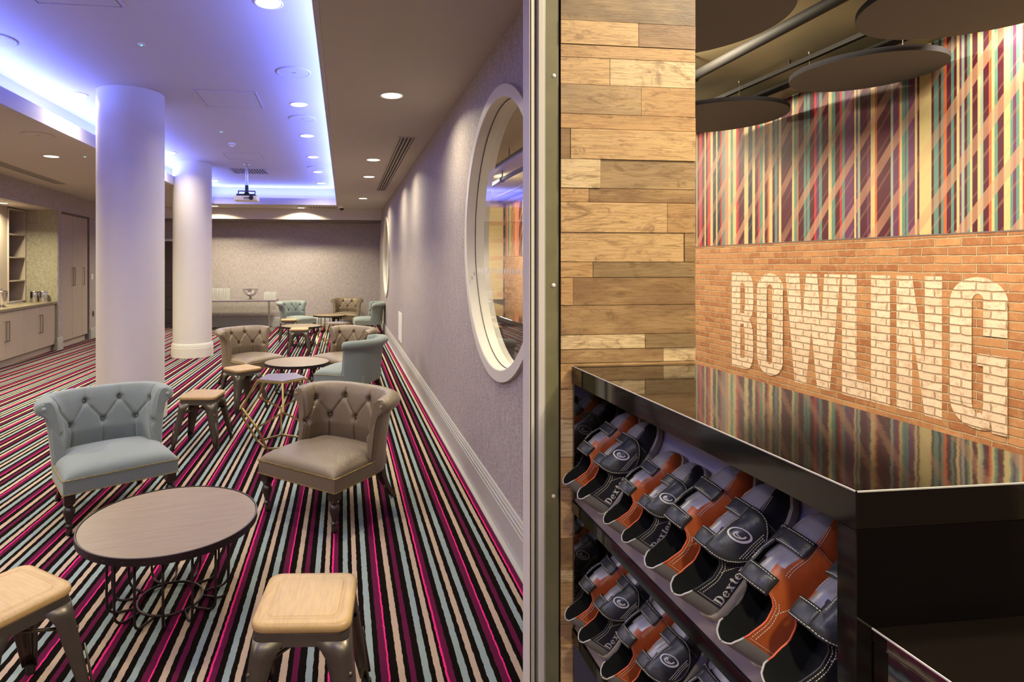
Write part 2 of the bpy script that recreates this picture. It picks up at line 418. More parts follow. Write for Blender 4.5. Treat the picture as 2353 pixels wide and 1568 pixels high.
for k, (cy, cz) in enumerate(WIN):
    w = struct(empty('window_%d' % (k+1), (XR, cy, cz)), ['large round window nearest the camera in the mauve wall', 'large round window at the far end of the mauve wall'][k])
    N = 72
    def ring(prof, mat, nm):
        b = MB(); b.grid([[(x, r*cos(2*pi*i/N), r*sin(2*pi*i/N)) for x, r in prof] for i in range(N)], mat, cu=True, cv=True)
        return b.build(nm, w, smooth=True, auto=35)
    ring([(-.022, .892), (-.022, .826), (-.017, .82), (.15, .82), (.15, .87), (.0, .87), (.0, .892)], 'triml', 'window_frame')
    ring([(.044, .8195), (.044, .815), (.0475, .815), (.0475, .8195)], 'grille', 'frame_joint')
    b = MB(); n = 64; b.add([(.046, .819*cos(2*pi*i/n), .819*sin(2*pi*i/n)) for i in range(n)], [tuple(range(n))], 'glass'); b.build('pane', w)
    b = MB()
    for j in range(-12, 13):
        zz = -.225
        b.lathe([(.012, -.0003), (.012, .0003)], 'white', 12)
        o = len(b.v)-24
        for i in range(o, len(b.v)):
            x, y, z = b.v[i]; b.v[i] = (.0445+z, j*.062+x, zz+y*1.6)
    b.build('manifestation_dots', w)

# back wall, bulkhead, dark door
b = MB(); b.box((-7.5, YB, 0), (XR, YB+.15, 3.7), 'paper'); struct(b.build('wall_back'))
b = MB(); b.box((-7.2, 14.7, 2.72), (XR, YB-.001, ZC), 'plaster'); b.box((-7.2, 14.75, 2.70), (XR, YB-.001, 2.72), 'cabd'); struct(b.build('trim_bulkhead'))  # thin dark strip stands in for the shadow line under the bulkhead
d0 = aty(330, 600, YB-.06); d1 = aty(408, 600, YB-.06)
r = struct(empty('door_1', (0, 0, 0)), 'dark panelled door in the back wall between the columns')
b = MB(); b.box((d0.x, YB-.05, 0), (d1.x, YB-.002, 2.2), 'door')
for k in range(6): b.box((d0.x+.08, YB-.056, .12+k*.34), (d1.x-.08, YB-.05, .40+k*.34), 'door')
b.build('leaf', r, bevel=.003)
b = MB(); b.box((d0.x-.06, YB-.045, 2.2), (d1.x+.06, YB-.001, 2.26), 'trimg'); b.box((d0.x-.06, YB-.045, 0), (d0.x, YB-.001, 2.2), 'trimg'); b.box((d1.x, YB-.045, 0), (d1.x+.06, YB-.001, 2.2), 'trimg'); b.build('door_frame', r)

# skirtings
def skirt(pa, pb, nrm, name):
    pa = Vector(pa); pb = Vector(pb); nrm = Vector(nrm); prof = [(0, 0), (.022, 0), (.022, .165), (.017, .172), (.02, .182), (.02, .19), (.014, .197), (.016, .207), (.016, .213), (.010, .222), (.010, .232), (.004, .24), (0, .24)]
    b = MB(); b.grid([[p+nrm*a+Vector((0, 0, z)) for a, z in prof] for p in (pa, pb)], 'trimg', cv=True)
    n = len(prof); b.f.append(list(range(n))); b.m.append(0); b.c.append(None)
    return struct(b.build(name))
skirt((XR, 2.03, 0), (XR, YB, 0), (-1, 0, 0), 'baseboard_right')
skirt((d1.x+.06, YB, 0), (XR-.022, YB, 0), (0, -1, 0), 'baseboard_back')
b = MB(); b.box((XR-.05, 2.03, 0), (XR-.0225, YB, .006), 'trimg'); struct(b.build('trim_carpet_gripper'))

# ceiling: lower ring, lip, cove, raised coffer
b = MB()
q = .036
yj = 1.703*KS-.01; b.box((CXR+q, yj, ZC), (XR, YB, 3.06), 'ceil'); b.box((CXR+q, -2.5, ZC), (.57, yj, 3.06), 'ceil')
b.box((-7.5, -2.5, ZC), (CXL-q, YB, 3.06), 'ceil')
b.box((CXL-q, CYF+q, ZC), (CXR+q, YB, 3.06), 'ceil'); b.box((CXL-q, -2.5, ZC), (CXR+q, CYN-q, 3.06), 'ceil')
struct(b.build('ceiling'))
b = MB(); w = .035
b.box((CXR, CYN, ZC), (CXR+w, CYF+w, ZLIP), 'coffer'); b.box((CXL-w, CYN, ZC), (CXL, CYF+w, ZLIP), 'coffer')
b.box((CXL, CYF, ZC), (CXR, CYF+w, ZLIP), 'coffer'); b.box((CXL, CYN-w, ZC), (CXR, CYN, ZLIP), 'coffer')
struct(b.build('trim_cove_lip'))
b = MB(); e = .28
b.box((CXL-e, CYN-e, ZU), (CXR+e, CYF+e, ZU+.08), 'coffer')
for q in (((CXL-e-.03, CYN-e, 3.06), (CXL-e, CYF+e, ZU)), ((CXR+e, CYN-e, 3.06), (CXR+e+.03, CYF+e, ZU)), ((CXL-e, CYF+e, 3.06), (CXR+e, CYF+e+.03, ZU)), ((CXL-e, CYN-e-.03, 3.06), (CXR+e, CYN-e, ZU))): b.box(*q, 'coffer')
struct(b.build('ceiling_coffer'))
LED = (.12, .19, 1.0)
r = tag(empty('cove_light', (0, 0, 0)), 'hidden blue LED strip glowing all around the raised ceiling', 'light')
b = MB()
for q in (((CXR+.10, CYN, 3.09), (CXR+.13, CYF, 3.10)), ((CXL-.13, CYN, 3.09), (CXL-.10, CYF, 3.10)), ((CXL, CYF+.10, 3.09), (CXR, CYF+.13, 3.10)), ((CXL, CYN-.13, 3.09), (CXR, CYN-.10, 3.10))): b.box(*q, 'led')
b.build('led_strip', r)
L = CYF-CYN; WD = CXR-CXL; ym = (CYF+CYN)/2; xm = (CXL+CXR)/2
area('cove_glow', (CXR+.13, ym, 3.12), E_COVE*L/2.2, LED, .10, (pi, -.5, 0), L, parent=r)
area('cove_glow', (CXL-.13, ym, 3.12), E_COVE*L/2.2, LED, .10, (pi, .5, 0), L, parent=r)
area('cove_glow', (xm, CYF+.13, 3.12), E_COVE*WD/2.2, LED, WD, (pi+.5, 0, 0), .10, parent=r)
area('cove_glow', (xm, CYN-.13, 3.12), E_COVE*WD/2.2, LED, WD, (pi-.5, 0, 0), .10, parent=r)

# left wall with alcove and recess for the tall cupboard
sA1 = onl(134, 600)[0]; sA0 = sA1-4.6; sP = onl(141.5, 600)[0]; sT = onl(206, 600)[0]
zS = 2.62; DEP = .555
b = MB()
def lb(s0, s1, n0, n1, z0, z1, mat): b.box((n0, s0, z0), (n1, s1, z1), mat, LR)
lb(sT, sT+4.5, -.15, 0, 0, ZC, 'paper')            # beyond the cupboards
lb(sA1, sP, -DEP, 0, 0, zS, 'paper')               # pier
lb(sA0, sT, -.15, 0, zS, ZC, 'paper')              # over the opening
lb(sP, sT, -DEP-.02, -DEP, 0, zS, 'paper')
lb(-16, sA0, -.15, 0, 0, ZC, 'paper')
struct(b.build('wall_left'))
b = MB(); lb(sA0, sT, -DEP-.5, -.15, zS, zS+.05, 'ceil'); struct(b.build('ceiling_alcove'))
b = MB(); lb(sA1-.012, sA1-.001, -DEP, -.012, .0, zS-.001, 'papery'); struct(b.build('wall_alcove_end'))
def lskirt(s0, s1, n, nm): skirt(lw(s0, n, 0), lw(s1, n, 0), LN, nm)
lskirt(sT+.02, sT+3, 0, 'baseboard_left'); lskirt(sA1-.06, sP+.02, 0, 'baseboard_pier')
# niche shelves in the alcove back wall
sn1 = onl(57, 600, -DEP)[0]; sn0 = onl(17, 600, -DEP)[0]
b = MB(); lb(sA0, sn0, -DEP-.03, -DEP, 0, zS, 'cab'); lb(sn1, sA1-.013, -DEP-.03, -DEP, 0, zS, 'papery'); lb(sn0, sn1, -DEP-.03, -DEP, 0, .9, 'cab'); struct(b.build('wall_alcove_back'))
r = tag(empty('shelf_unit', lw((sn0+sn1)/2, -DEP-.18, .93)), 'tall open taupe niche with four shelves above the worktop', 'shelf')
r.rotation_euler = (0, 0, math.atan2(LD.y, LD.x)-pi/2)
hw = (sn1-sn0)/2; zt = 2.60
def rb(q0, q1, mat, nm, bev=.002): b = MB(); b.box(q0, q1, mat); return b.build(nm, r, bevel=bev)
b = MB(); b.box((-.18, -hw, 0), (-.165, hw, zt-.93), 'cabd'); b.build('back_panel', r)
for sg in (-1, 1): b = MB(); b.box((-.165, min(sg*hw, sg*(hw-.022)), 0), (.2, max(sg*hw, sg*(hw-.022)), zt-.93), 'cab'); b.build('side_panel', r, bevel=.002)
for zz in (.0, .37, .79, 1.20, 1.645): b = MB(); b.box((-.164, -hw+.022, zz), (.195, hw-.022, zz+.024), 'cab'); b.build('shelf', r, bevel=.002)

def handle(par, s, z0, z1, n=.02):
    b = MB(); b.box((n+.03, s-.006, z0), (n+.042, s+.006, z1), 'steel'); b.box((n, s-.006, z0), (n+.042, s+.006, z0+.012), 'steel'); b.box((n, s-.006, z1-.012), (n+.042, s+.006, z1), 'steel')
    return b.build('handle', par, bevel=.001)
def lempty(name, s, n, label, cat, group=None):
    r = empty(name, lw(s, n, 0), math.atan2(LD.y, LD.x)-pi/2, label, cat, group); return r
# base cupboards: two-door units
seams = [onl(x, 740, -.04)[0] for x in (13, 55, 91, 126)]
wd = seams[1]-seams[0]; unit_ends = [seams[3], seams[1], seams[1]-2*(seams[1]-seams[0]), seams[1]-4*(seams[1]-seams[0])]
labs = ['two-door taupe base cupboard beside the wallpapered pier', 'two-door taupe base cupboard left of the one by the pier']
for k in range(2):
    s1 = unit_ends[k]; s0 = unit_ends[k+1]; r = lempty('base_cabinet', (s0+s1)/2, -.36, labs[k], 'cabinet', 'base cupboards under the worktop'); h = (s1-s0)/2
    b = MB(); b.box((-.18, -h+.002, .12), (.30, h-.002, .868), 'cab'); b.build('body', r)
    b = MB(); b.box((-.18, -h+.002, 0), (.26, h-.002, .12), 'cab'); b.build('plinth', r)
    mid = (seams[2]-(s0+s1)/2) if k == 0 else (seams[0]-(s0+s1)/2)
    for (a, c, hs) in ((-h, mid, mid-.045), (mid, h, mid+.045)):
        b = MB(); b.box((.302, a+.004, .125), (.320, c-.004, .862), 'cab'); d = b.build('door', r, bevel=.002)
        hd = handle(d, hs, .40, .72, .32)
b = MB(); lb(sA0, sA1-.014, -DEP+.001, -.015, .87, .915, 'worktop')
o = b.build('worktop', bevel=.004); tag(o, 'brown stone worktop running over the taupe base cupboards', 'worktop')
# tall cupboard
r = lempty('tall_cabinet', (sP+sT)/2, -.3, 'full height taupe cupboard with bar handles behind the near column', 'cabinet'); h = (sT-sP)/2
b = MB(); b.box((-.24, -h+.01, .12), (.24, h-.01, zS-.03), 'cab'); b.build('body', r)
b = MB(); b.box((-.24, -h+.01, 0), (.21, h-.01, .12), 'cab'); b.build('plinth', r)
b = MB(); b.box((.1, -h+.001, 0), (.285, -h+.009, zS-.02), 'cabd'); b.box((.1, h-.009, 0), (.285, h-.001, zS-.02), 'cabd'); b.box((.1, -h+.009, zS-.028), (.285, h-.009, zS-.004), 'cabd'); b.build('reveal_strip', r)
c0 = (sP+sT)/2; e1 = onl(165, 640, -.05)[0]-c0; e2 = onl(187, 640, -.05)[0]-c0
for a, c, hs in ((-h+.012, e1, e1-.04), (e1, e2, e1+.04), (e2, h-.012, e2+.04)):
    b = MB(); b.box((.242, a+.003, .13), (.262, c-.003, zS-.035), 'cab'); d = b.build('door', r, bevel=.002); handle(d, hs, 1.18, 1.55, .262)
for (px, py, nm, lb_, ct) in ((211.5, 636, 'light_switch', 'small white switch plate on the wall beyond the tall cupboard', 'switch'), (213.5, 721, 'wall_socket', 'metal wall socket low on the wall beyond the tall cupboard', 'socket')):
    s_, z_ = onl(px, py); r = lempty(nm, s_, 0, lb_, ct); b = MB(); b.box((0.001, -.045, z_-.06), (.008, .045, z_+.06), 'white' if 'switch' in nm else 'steel'); b.build('plate', r, bevel=.002)
    b = MB(); b.box((.008, -.015, z_-.02), (.012, .015, z_+.02), 'white' if 'switch' in nm else 'grille'); b.build('rocker' if 'switch' in nm else 'outlet', r)
# canisters and ice bucket on the worktop
def onend(px, s_, z):
    d = ray(px, 600); q = LP+LD*s_; t = q.dot(LD)/d.dot(LD); p = d*t; return Vector((p.x, p.y, z))
for k, (px, lab) in enumerate(((79, 'left of two polished steel canisters on the worktop'), (99.5, 'right of two polished steel canisters on the worktop'))):
    p = onend(px, sA1-.13, .915); r = empty('canister', (p.x, p.y, .915), 0, lab, 'canister', 'steel canisters on the worktop')
    b = MB(); b.lathe([(.064, 0), (.066, .004), (.066, .165), (.064, .17)], 'chrome', 32); b.build('body', r, smooth=True, auto=40)
    b = MB(); b.lathe([(.067, .17), (.068, .173), (.068, .195), (.064, .2)], 'steel', 32); b.build('lid', r, smooth=True, auto=40)
sb_ = onl(3, 600, -.30)[0]; p = lw(sb_, -.30, .915); r = empty('ice_bucket', (p.x, p.y, .915), 0, 'fluted silver ice bucket at the left end of the worktop', 'bucket')
b = MB(); b.lathe([(.06, 0), (.062, .004), (.09, .24), (.095, .245), (.09, .25)], 'chrome', 24); b.build('body', r, smooth=True, auto=30)
b = MB(); b.lathe([(.093, .25), (.07, .265), (.015, .275), (.015, .29), (.02, .30), (.005, .31)], 'chrome', 24); b.build('lid', r, smooth=True, auto=40)

# columns
def column(cx, cy, rad, label):
    r = tag(empty('column', (cx, cy, 0)), label, 'column')
    b = MB(); b.lathe([(rad, .0), (rad, ZU)], 'column', 96); b.build('shaft', r, smooth=True, auto=40)
    b = MB(); pr = [(.026, 0), (.026, .165), (.02, .172), (.023, .182), (.023, .19), (.016, .197), (.018, .207), (.018, .213), (.011, .222), (.011, .232), (.004, .24), (.0, .241)]
    b.lathe([(rad+a, z) for a, z in pr], 'triml', 96, cap=False); b.build('base_moulding', r, smooth=True, auto=25)
def colpos(xl, xr, rad):
    a = ray(xl, 600); c = ray(xr, 600); a.z = c.z = 0; a.normalize(); c.normalize(); m = (a+c).normalized(); ang = math.acos(a.dot(c))/2
    return m*(rad/sin(ang))
c1 = colpos(220, 378.5, .325); c2 = colpos(396.5, 487, .325)
column(c1.x, c1.y, .325, 'thick white round column nearest the camera, behind the sage tub chair')
column(c2.x, c2.y, .325, 'white round column further back, right of the nearer column')

# downlights
def downlight(p, label, group, e=1.0, lit=True, zz=None):
    r = tag(empty('recessed_downlight', p), label, 'downlight', group)
    b = MB(); b.lathe([(.098, 0), (.1, -.004), (.088, -.008), (.082, -.002)], 'white', 40, cap=False); b.build('trim_ring', r, smooth=True)
    b = MB(); b.lathe([(.083, -.0025), (.083, -.0035)], 'lampw', 40); b.build('lens', r)
    area('lamp_light', (0, 0, -.02), E_DOWN*e, (1, .91, .62), .15, spread=150, parent=r)
    return r
ordn = ['nearest', 'second nearest', 'third nearest', 'fourth nearest', 'fifth nearest', 'farthest']
for k, (x, y) in enumerate(((900, 219), (858, 367), (848, 406), (834, 456))):
    downlight(atz(x, y, ZC), ['large round downlight nearest the camera in the plain right ceiling strip', 'second downlight along the plain right ceiling strip', 'third downlight along the plain right ceiling strip', 'last downlight of the right ceiling strip, close to the corner'][k], 'right strip downlights')
for k, (x, y) in enumerate(((617, 6), (686, 240), (705, 312), (719, 361), (730, 395), (738, 421))):
    downlight(atz(x, y, ZU), 'round downlight in the blue-lit coffer beside its right edge, %s' % ordn[k], 'right row of coffer downlights')
for k, (x, y) in enumerate(((178, 217), (390, 350), (493, 415))):
    downlight(atz(x, y, ZU), ['round downlight in the coffer left of the nearer column', 'round coffer downlight seen between the two columns', 'round coffer downlight just right of the farther column'][k], 'left row of coffer downlights')
for x, y, l in ((118, 359, 'downlight in the left ceiling strip above the cupboards'), (493, 473.5, 'downlight in the far strip beside the farther column'), (692, 477.5, 'downlight in the far strip beside the small vent')):
    downlight(atz(x, y, ZC), l, 'edge strip downlights', 3.2)
p = onl(4, 478, -.35); q = lw(p[0], -.35, zS)
downlight(q, 'warm downlight under the soffit above the worktop', 'edge strip downlights', 2.4)
for x, y in ((-4.2, 7.0), (-4.2, 4.0), (-4.0, 1.0), (.35, -.6)): downlight((x, y, ZC), 'added fill downlight outside the picture in the %s' % {7.0: 'left strip, level with the worktop', 4.0: 'left strip, level with the front chairs', 1.0: 'left strip, level with the shoe counter', -.6: 'right strip behind the viewer'}[y], 'added fill downlights out of view', 2.4 if x < -1 else 1.5)  # unseen downlights added to even out the lounge light
for x, y in ((-1.0, -.5), (-2.3, 1.6), (-2.4, 3.4)): downlight((x, y, ZU), 'added fill coffer downlight outside the picture, %s' % {-.5: 'behind the viewer', 1.6: 'above and left of the viewer', 3.4: 'left of the near column'}[y], 'added fill downlights out of view', 1.0)  # more unseen fill downlights, added in the coffer

# ceiling fittings
def speaker(p, rad, label, mat='coffer'):
    r = tag(empty('ceiling_speaker', p), label, 'speaker', 'flush ceiling speakers')
    b = MB(); b.lathe([(rad, 0), (rad, -.006), (rad*.93, -.009), (rad*.86, -.004)], mat, 48, cap=False); b.build('rim', r, smooth=True)
    b = MB(); b.lathe([(rad*.85, -.003), (rad*.85, -.005)], mat, 48); b.box((-.02, -.004, -.007), (.02, .004, -.005), 'cabd'); b.build('grille', r)
for x, y, z, l in ((675, 166, ZU, 'large round flush speaker in the coffer, nearest of the right row'), (695, 272, ZU, 'round flush speaker in the coffer below the near right downlight'), (727, 385, ZU, 'small looking far round speaker near the coffer right edge'), (-14, 89, ZU, 'round flush speaker cut by the left picture edge'), (88, 310, ZC, 'round flush speaker in the brown left ceiling strip')):
    speaker(atz(x, y, z), .16, l, 'coffer' if z == ZU else 'ceil')
def hatch(quad, z, label, mat='coffer'):
    P = [atz(x, y, z) for x, y in quad]; x0 = min(p.x for p in P); x1 = max(p.x for p in P); y0 = min(p.y for p in P); y1 = max(p.y for p in P)
    r = tag(empty('access_hatch', ((x0+x1)/2, (y0+y1)/2, z)), label, 'ceiling hatch', 'ceiling access hatches'); a = (x1-x0)/2; c = (y1-y0)/2; f = .022
    b = MB(); b.box((-a, -c, -.006), (a, -c+f, 0), mat); b.box((-a, c-f, -.006), (a, c, 0), mat); b.box((-a, -c+f, -.006), (-a+f, c-f, 0), mat); b.box((a-f, -c+f, -.006), (a, c-f, 0), mat); b.build('frame', r, bevel=.002)
    b = MB(); b.box((-a+f+.006, -c+f+.006, -.004), (a-f-.006, c-f-.006, 0), mat); b.build('panel', r, bevel=.001)
    b = MB(); b.box((-a+f+.001, -c+f+.001, -.0015), (a-f-.001, c-f-.001, -.0003), 'grille'); b.build('shadow_gap', r)
hatch(((440, 206), (588, 212), (608, 249)), ZU, 'square access hatch in the coffer right of the nearer column')
hatch(((60, -12), (265, -8), (292, 19)), ZU, 'square access hatch cut by the top edge of the picture')
hatch(((508, 352), (600, 353), (612, 368)), ZU, 'faint access hatch in the coffer above the projector')
def vent(x0, x1, y0, y1, z, label, n, along='y', mat='coffer'):
    r = tag(empty('air_vent', ((x0+x1)/2, (y0+y1)/2, z)), label, 'vent'); a = (x1-x0)/2; c = (y1-y0)/2; f = .02
    b = MB(); b.box((-a, -c, -.008), (a, -c+f, 0), mat); b.box((-a, c-f, -.008), (a, c, 0), mat); b.box((-a, -c+f, -.008), (-a+f, c-f, 0), mat); b.box((a-f, -c+f, -.008), (a, c-f, 0), mat); b.build('frame', r)
    b = MB(); b.box((-a+f, -c+f, -.002), (a-f, c-f, -.0005), 'grille'); b.build('backing', r)
    for k in range(n):
        b = MB(); w_ = (2*a-2*f)/(n+.0); xx = -a+f+w_*(k+.5)
        b.box((xx-w_*.17, -c+f, -.008), (xx+w_*.17, c-f, -.003), mat); b.build('slat', r)
    return r
p = atz(523, 386, ZU); q = atz(620, 400, ZU)
vent(p.x+.02, atz(605, 386, ZU).x, atz(560, 401, ZU).y-.0, atz(560, 385, ZU).y+.0, ZU, 'slatted square air vent in the coffer behind the projector pole', 13) if False else vent(min(p.x, atz(540, 400, ZU).x), max(q.x, atz(600, 386, ZU).x), min(p.y, q.y), max(p.y, q.y), ZU, 'slatted square air vent in the coffer behind the projector pole', 13)
p = atz(958, 315, ZC); q = atz(873, 438, ZC); vent(p.x-.2, p.x, p.y, q.y, ZC, 'long dark slot grille in the ceiling beside the mauve wall', 4, mat='ceil')
r = lempty('air_vent', 0, 0, 'long slot grille in the left ceiling strip above the cupboards', 'vent')
g0 = atz(0, 376, ZC); g1 = atz(146, 423, ZC); e0 = (g1-LP).dot(LD); nn = (g1-LP).dot(LN)
b = MB(); b.box((nn-.12, e0-6, ZC-.004), (nn+.05, e0, ZC-.001), 'grille'); b.build('backing', r)
for k in range(5): b = MB(); b.box((nn-.12+k*.04, e0-6, ZC-.01), (nn-.11+k*.04, e0, ZC-.004), 'ceil'); b.build('slat', r)
p = atz(705, 475, ZC); vent(p.x, p.x+.72, p.y-.0, p.y+.4, ZC, 'small slatted vent in the far ceiling strip', 10, mat='ceil')
# smoke detector, sensors, camera dome
p = atz(533, 329, ZU); r = tag(empty('smoke_detector', p), 'white domed smoke detector hanging under the coffer', 'smoke detector')
b = MB(); b.lathe([(.05, 0), (.052, -.02), (.045, -.026)], 'white', 32); b.build('base', r, smooth=True, auto=40)
b = MB(); b.lathe([(.044, -.026), (.044, -.034), (.034, -.045), (.02, -.052), (.001, -.054)], 'white', 32); b.build('dome', r, smooth=True, auto=40)
b = MB(); b.lathe([(.0445, -.029), (.0445, -.032)], 'grille', 32, cap=False); b.build('slot', r)
for x, y, z, l in ((325, 101, ZU, 'tiny ceiling sensor with a green glow above the nearer column'), (508, 302, ZU, 'tiny ceiling sensor with a green glow right of the hatch'), (195, 359, ZC, 'tiny green indicator in the left ceiling strip')):
    r = tag(empty('ceiling_sensor', atz(x, y, z)), l, 'sensor', 'ceiling sensors')
    b = MB(); b.lathe([(.03, 0), (.03, -.004), (.014, -.01)], 'white', 24); b.build('housing', r, smooth=True, auto=40)
    b = MB(); b.lathe([(.01, -.01), (.008, -.014), (.002, -.016)], 'ledg', 16); b.build('indicator', r, smooth=True)
p = atz(785, 473, ZC); r = tag(empty('dome_camera', p), 'white and black dome security camera near the far corner', 'camera')
b = MB(); b.lathe([(.07, 0), (.075, -.03), (.06, -.06)], 'white', 32); b.build('housing', r, smooth=True, auto=40)
b = MB(); b.ball((0, 0, -.06), .055, 'blackp', 20, 12); b.build('dome', r, smooth=True)
# projector
p = atz(567, 377, ZU); r = tag(empty('projector', (p.x, p.y, ZU)), 'white projector on a chrome ceiling pole', 'projector')
b = MB(); b.lathe([(.06, 0), (.06, -.01), (.03, -.015)], 'chrome', 24); b.build('ceiling_plate', r)
b = MB(); b.lathe([(.027, -.012), (.027, -.40)], 'chrome', 24); b.build('pole', r, smooth=True, auto=40)
b = MB(); b.lathe([(.03, -.38), (.03, -.50), (.05, -.53)], 'blackp', 16); b.box((-.15, -.02, -.49), (.15, .02, -.475), 'blackp'); b.box((-.15, -.02, -.56), (-.138, .02, -.49), 'blackp'); b.box((.138, -.02, -.56), (.15, .02, -.49), 'blackp'); b.box((-.16, -.12, -.575), (.16, .12, -.545), 'blackp'); b.build('mount', r)
b = MB(); b.box((-.2, -.15, -.66), (.2, .15, -.578), 'white'); b.build('body', r, bevel=.015)
b = MB(); b.lathe([(.035, 0), (.04, .02)], 'blackp', 20)
b.v = [(x+.1, -.15-z, y-.617) for x, y, z in b.v]; b.build('lens', r)
b = MB()
for k in range(8): b.box((-.03+k*.012, -.1515, -.64), (-.024+k*.012, -.149, -.60), 'grille')
b.build('vent_slots', r)
# white access plate on the right wall
a = atx(917, 752, XR); c = atx(924, 752, XR); z1 = atx(920, 718, XR).z; z0 = atx(920, 784, XR).z
r = tag(empty('wall_panel', (XR, (a.y+c.y)/2, (z0+z1)/2)), 'tall white access plate low on the mauve wall', 'wall panel'); hh = (z1-z0)/2; hy = abs(a.y-c.y)/2
b = MB(); b.box((-.012, -hy, -hh), (-.001, hy, hh), 'white'); b.build('plate', r, bevel=.003)

# ------------------------------------------------------------------ tub chairs
def superpath(n):
    a, bb, y0, e = .268, .225, .03, 3.2; pts = []
    for i in range(4001):
        th = pi-pi*i/4000; c, s_ = cos(th), sin(th)
        pts.append(Vector((a*math.copysign(abs(c)**(2/e), c), y0+bb*abs(s_)**(2/e))))
    L_ = [0]
    for i in range(1, len(pts)): L_.append(L_[-1]+(pts[i]-pts[i-1]).length)
    T = L_[-1]; out = []; j = 0
    for i in range(n+1):
        t = T*i/n
        while j < len(L_)-2 and L_[j+1] < t: j += 1
        f = (t-L_[j])/max(1e-9, L_[j+1]-L_[j]); p = pts[j].lerp(pts[j+1], min(1, max(0, f)))
        d = (pts[min(j+6, 4000)]-pts[max(j-5, 0)]).normalized(); out.append((p, Vector((-d.y, d.x)), t-T/2))
    return out, T
def sseg(px, py, a, b):
    dx, dy = b[0]-a[0], b[1]-a[1]; l = dx*dx+dy*dy; t = max(0, min(1, ((px-a[0])*dx+(py-a[1])*dy)/l)); return math.hypot(px-a[0]-t*dx, py-a[1]-t*dy), t
def catmull(P, n):
    out = []
    for i in range(len(P)-1):
        p0 = P[max(i-1, 0)]; p1 = P[i]; p2 = P[i+1]; p3 = P[min(i+2, len(P)-1)]
        for k in range(n):
            t = k/n; out.append(tuple(.5*((2*b_)+(-a_+c_)*t+(2*a_-5*b_+4*c_-d_)*t*t+(-a_+3*b_-3*c_+d_)*t**3) for a_, b_, c_, d_ in zip(p0, p1, p2, p3)))
    out.append(P[-1]); return out
UP = [(-.31, .655), (-.105, .665), (.105, .665), (.31, .655)]; LO = [(-.40, .515), (-.205, .525), (0, .53), (.205, .525), (.40, .515)]
def boxuv(o):
    uv = o.data.uv_layers.new(name='weave')
    for p in o.data.polygons:
        a = p.normal; k = max(range(3), key=lambda i: abs(a[i]))
        for li in p.loop_indices:
            c = o.data.vertices[o.data.loops[li].vertex_index].co; uv.data[li].uv = ((c.y, c.z), (c.x, c.z), (c.x, c.y))[k]
    return o
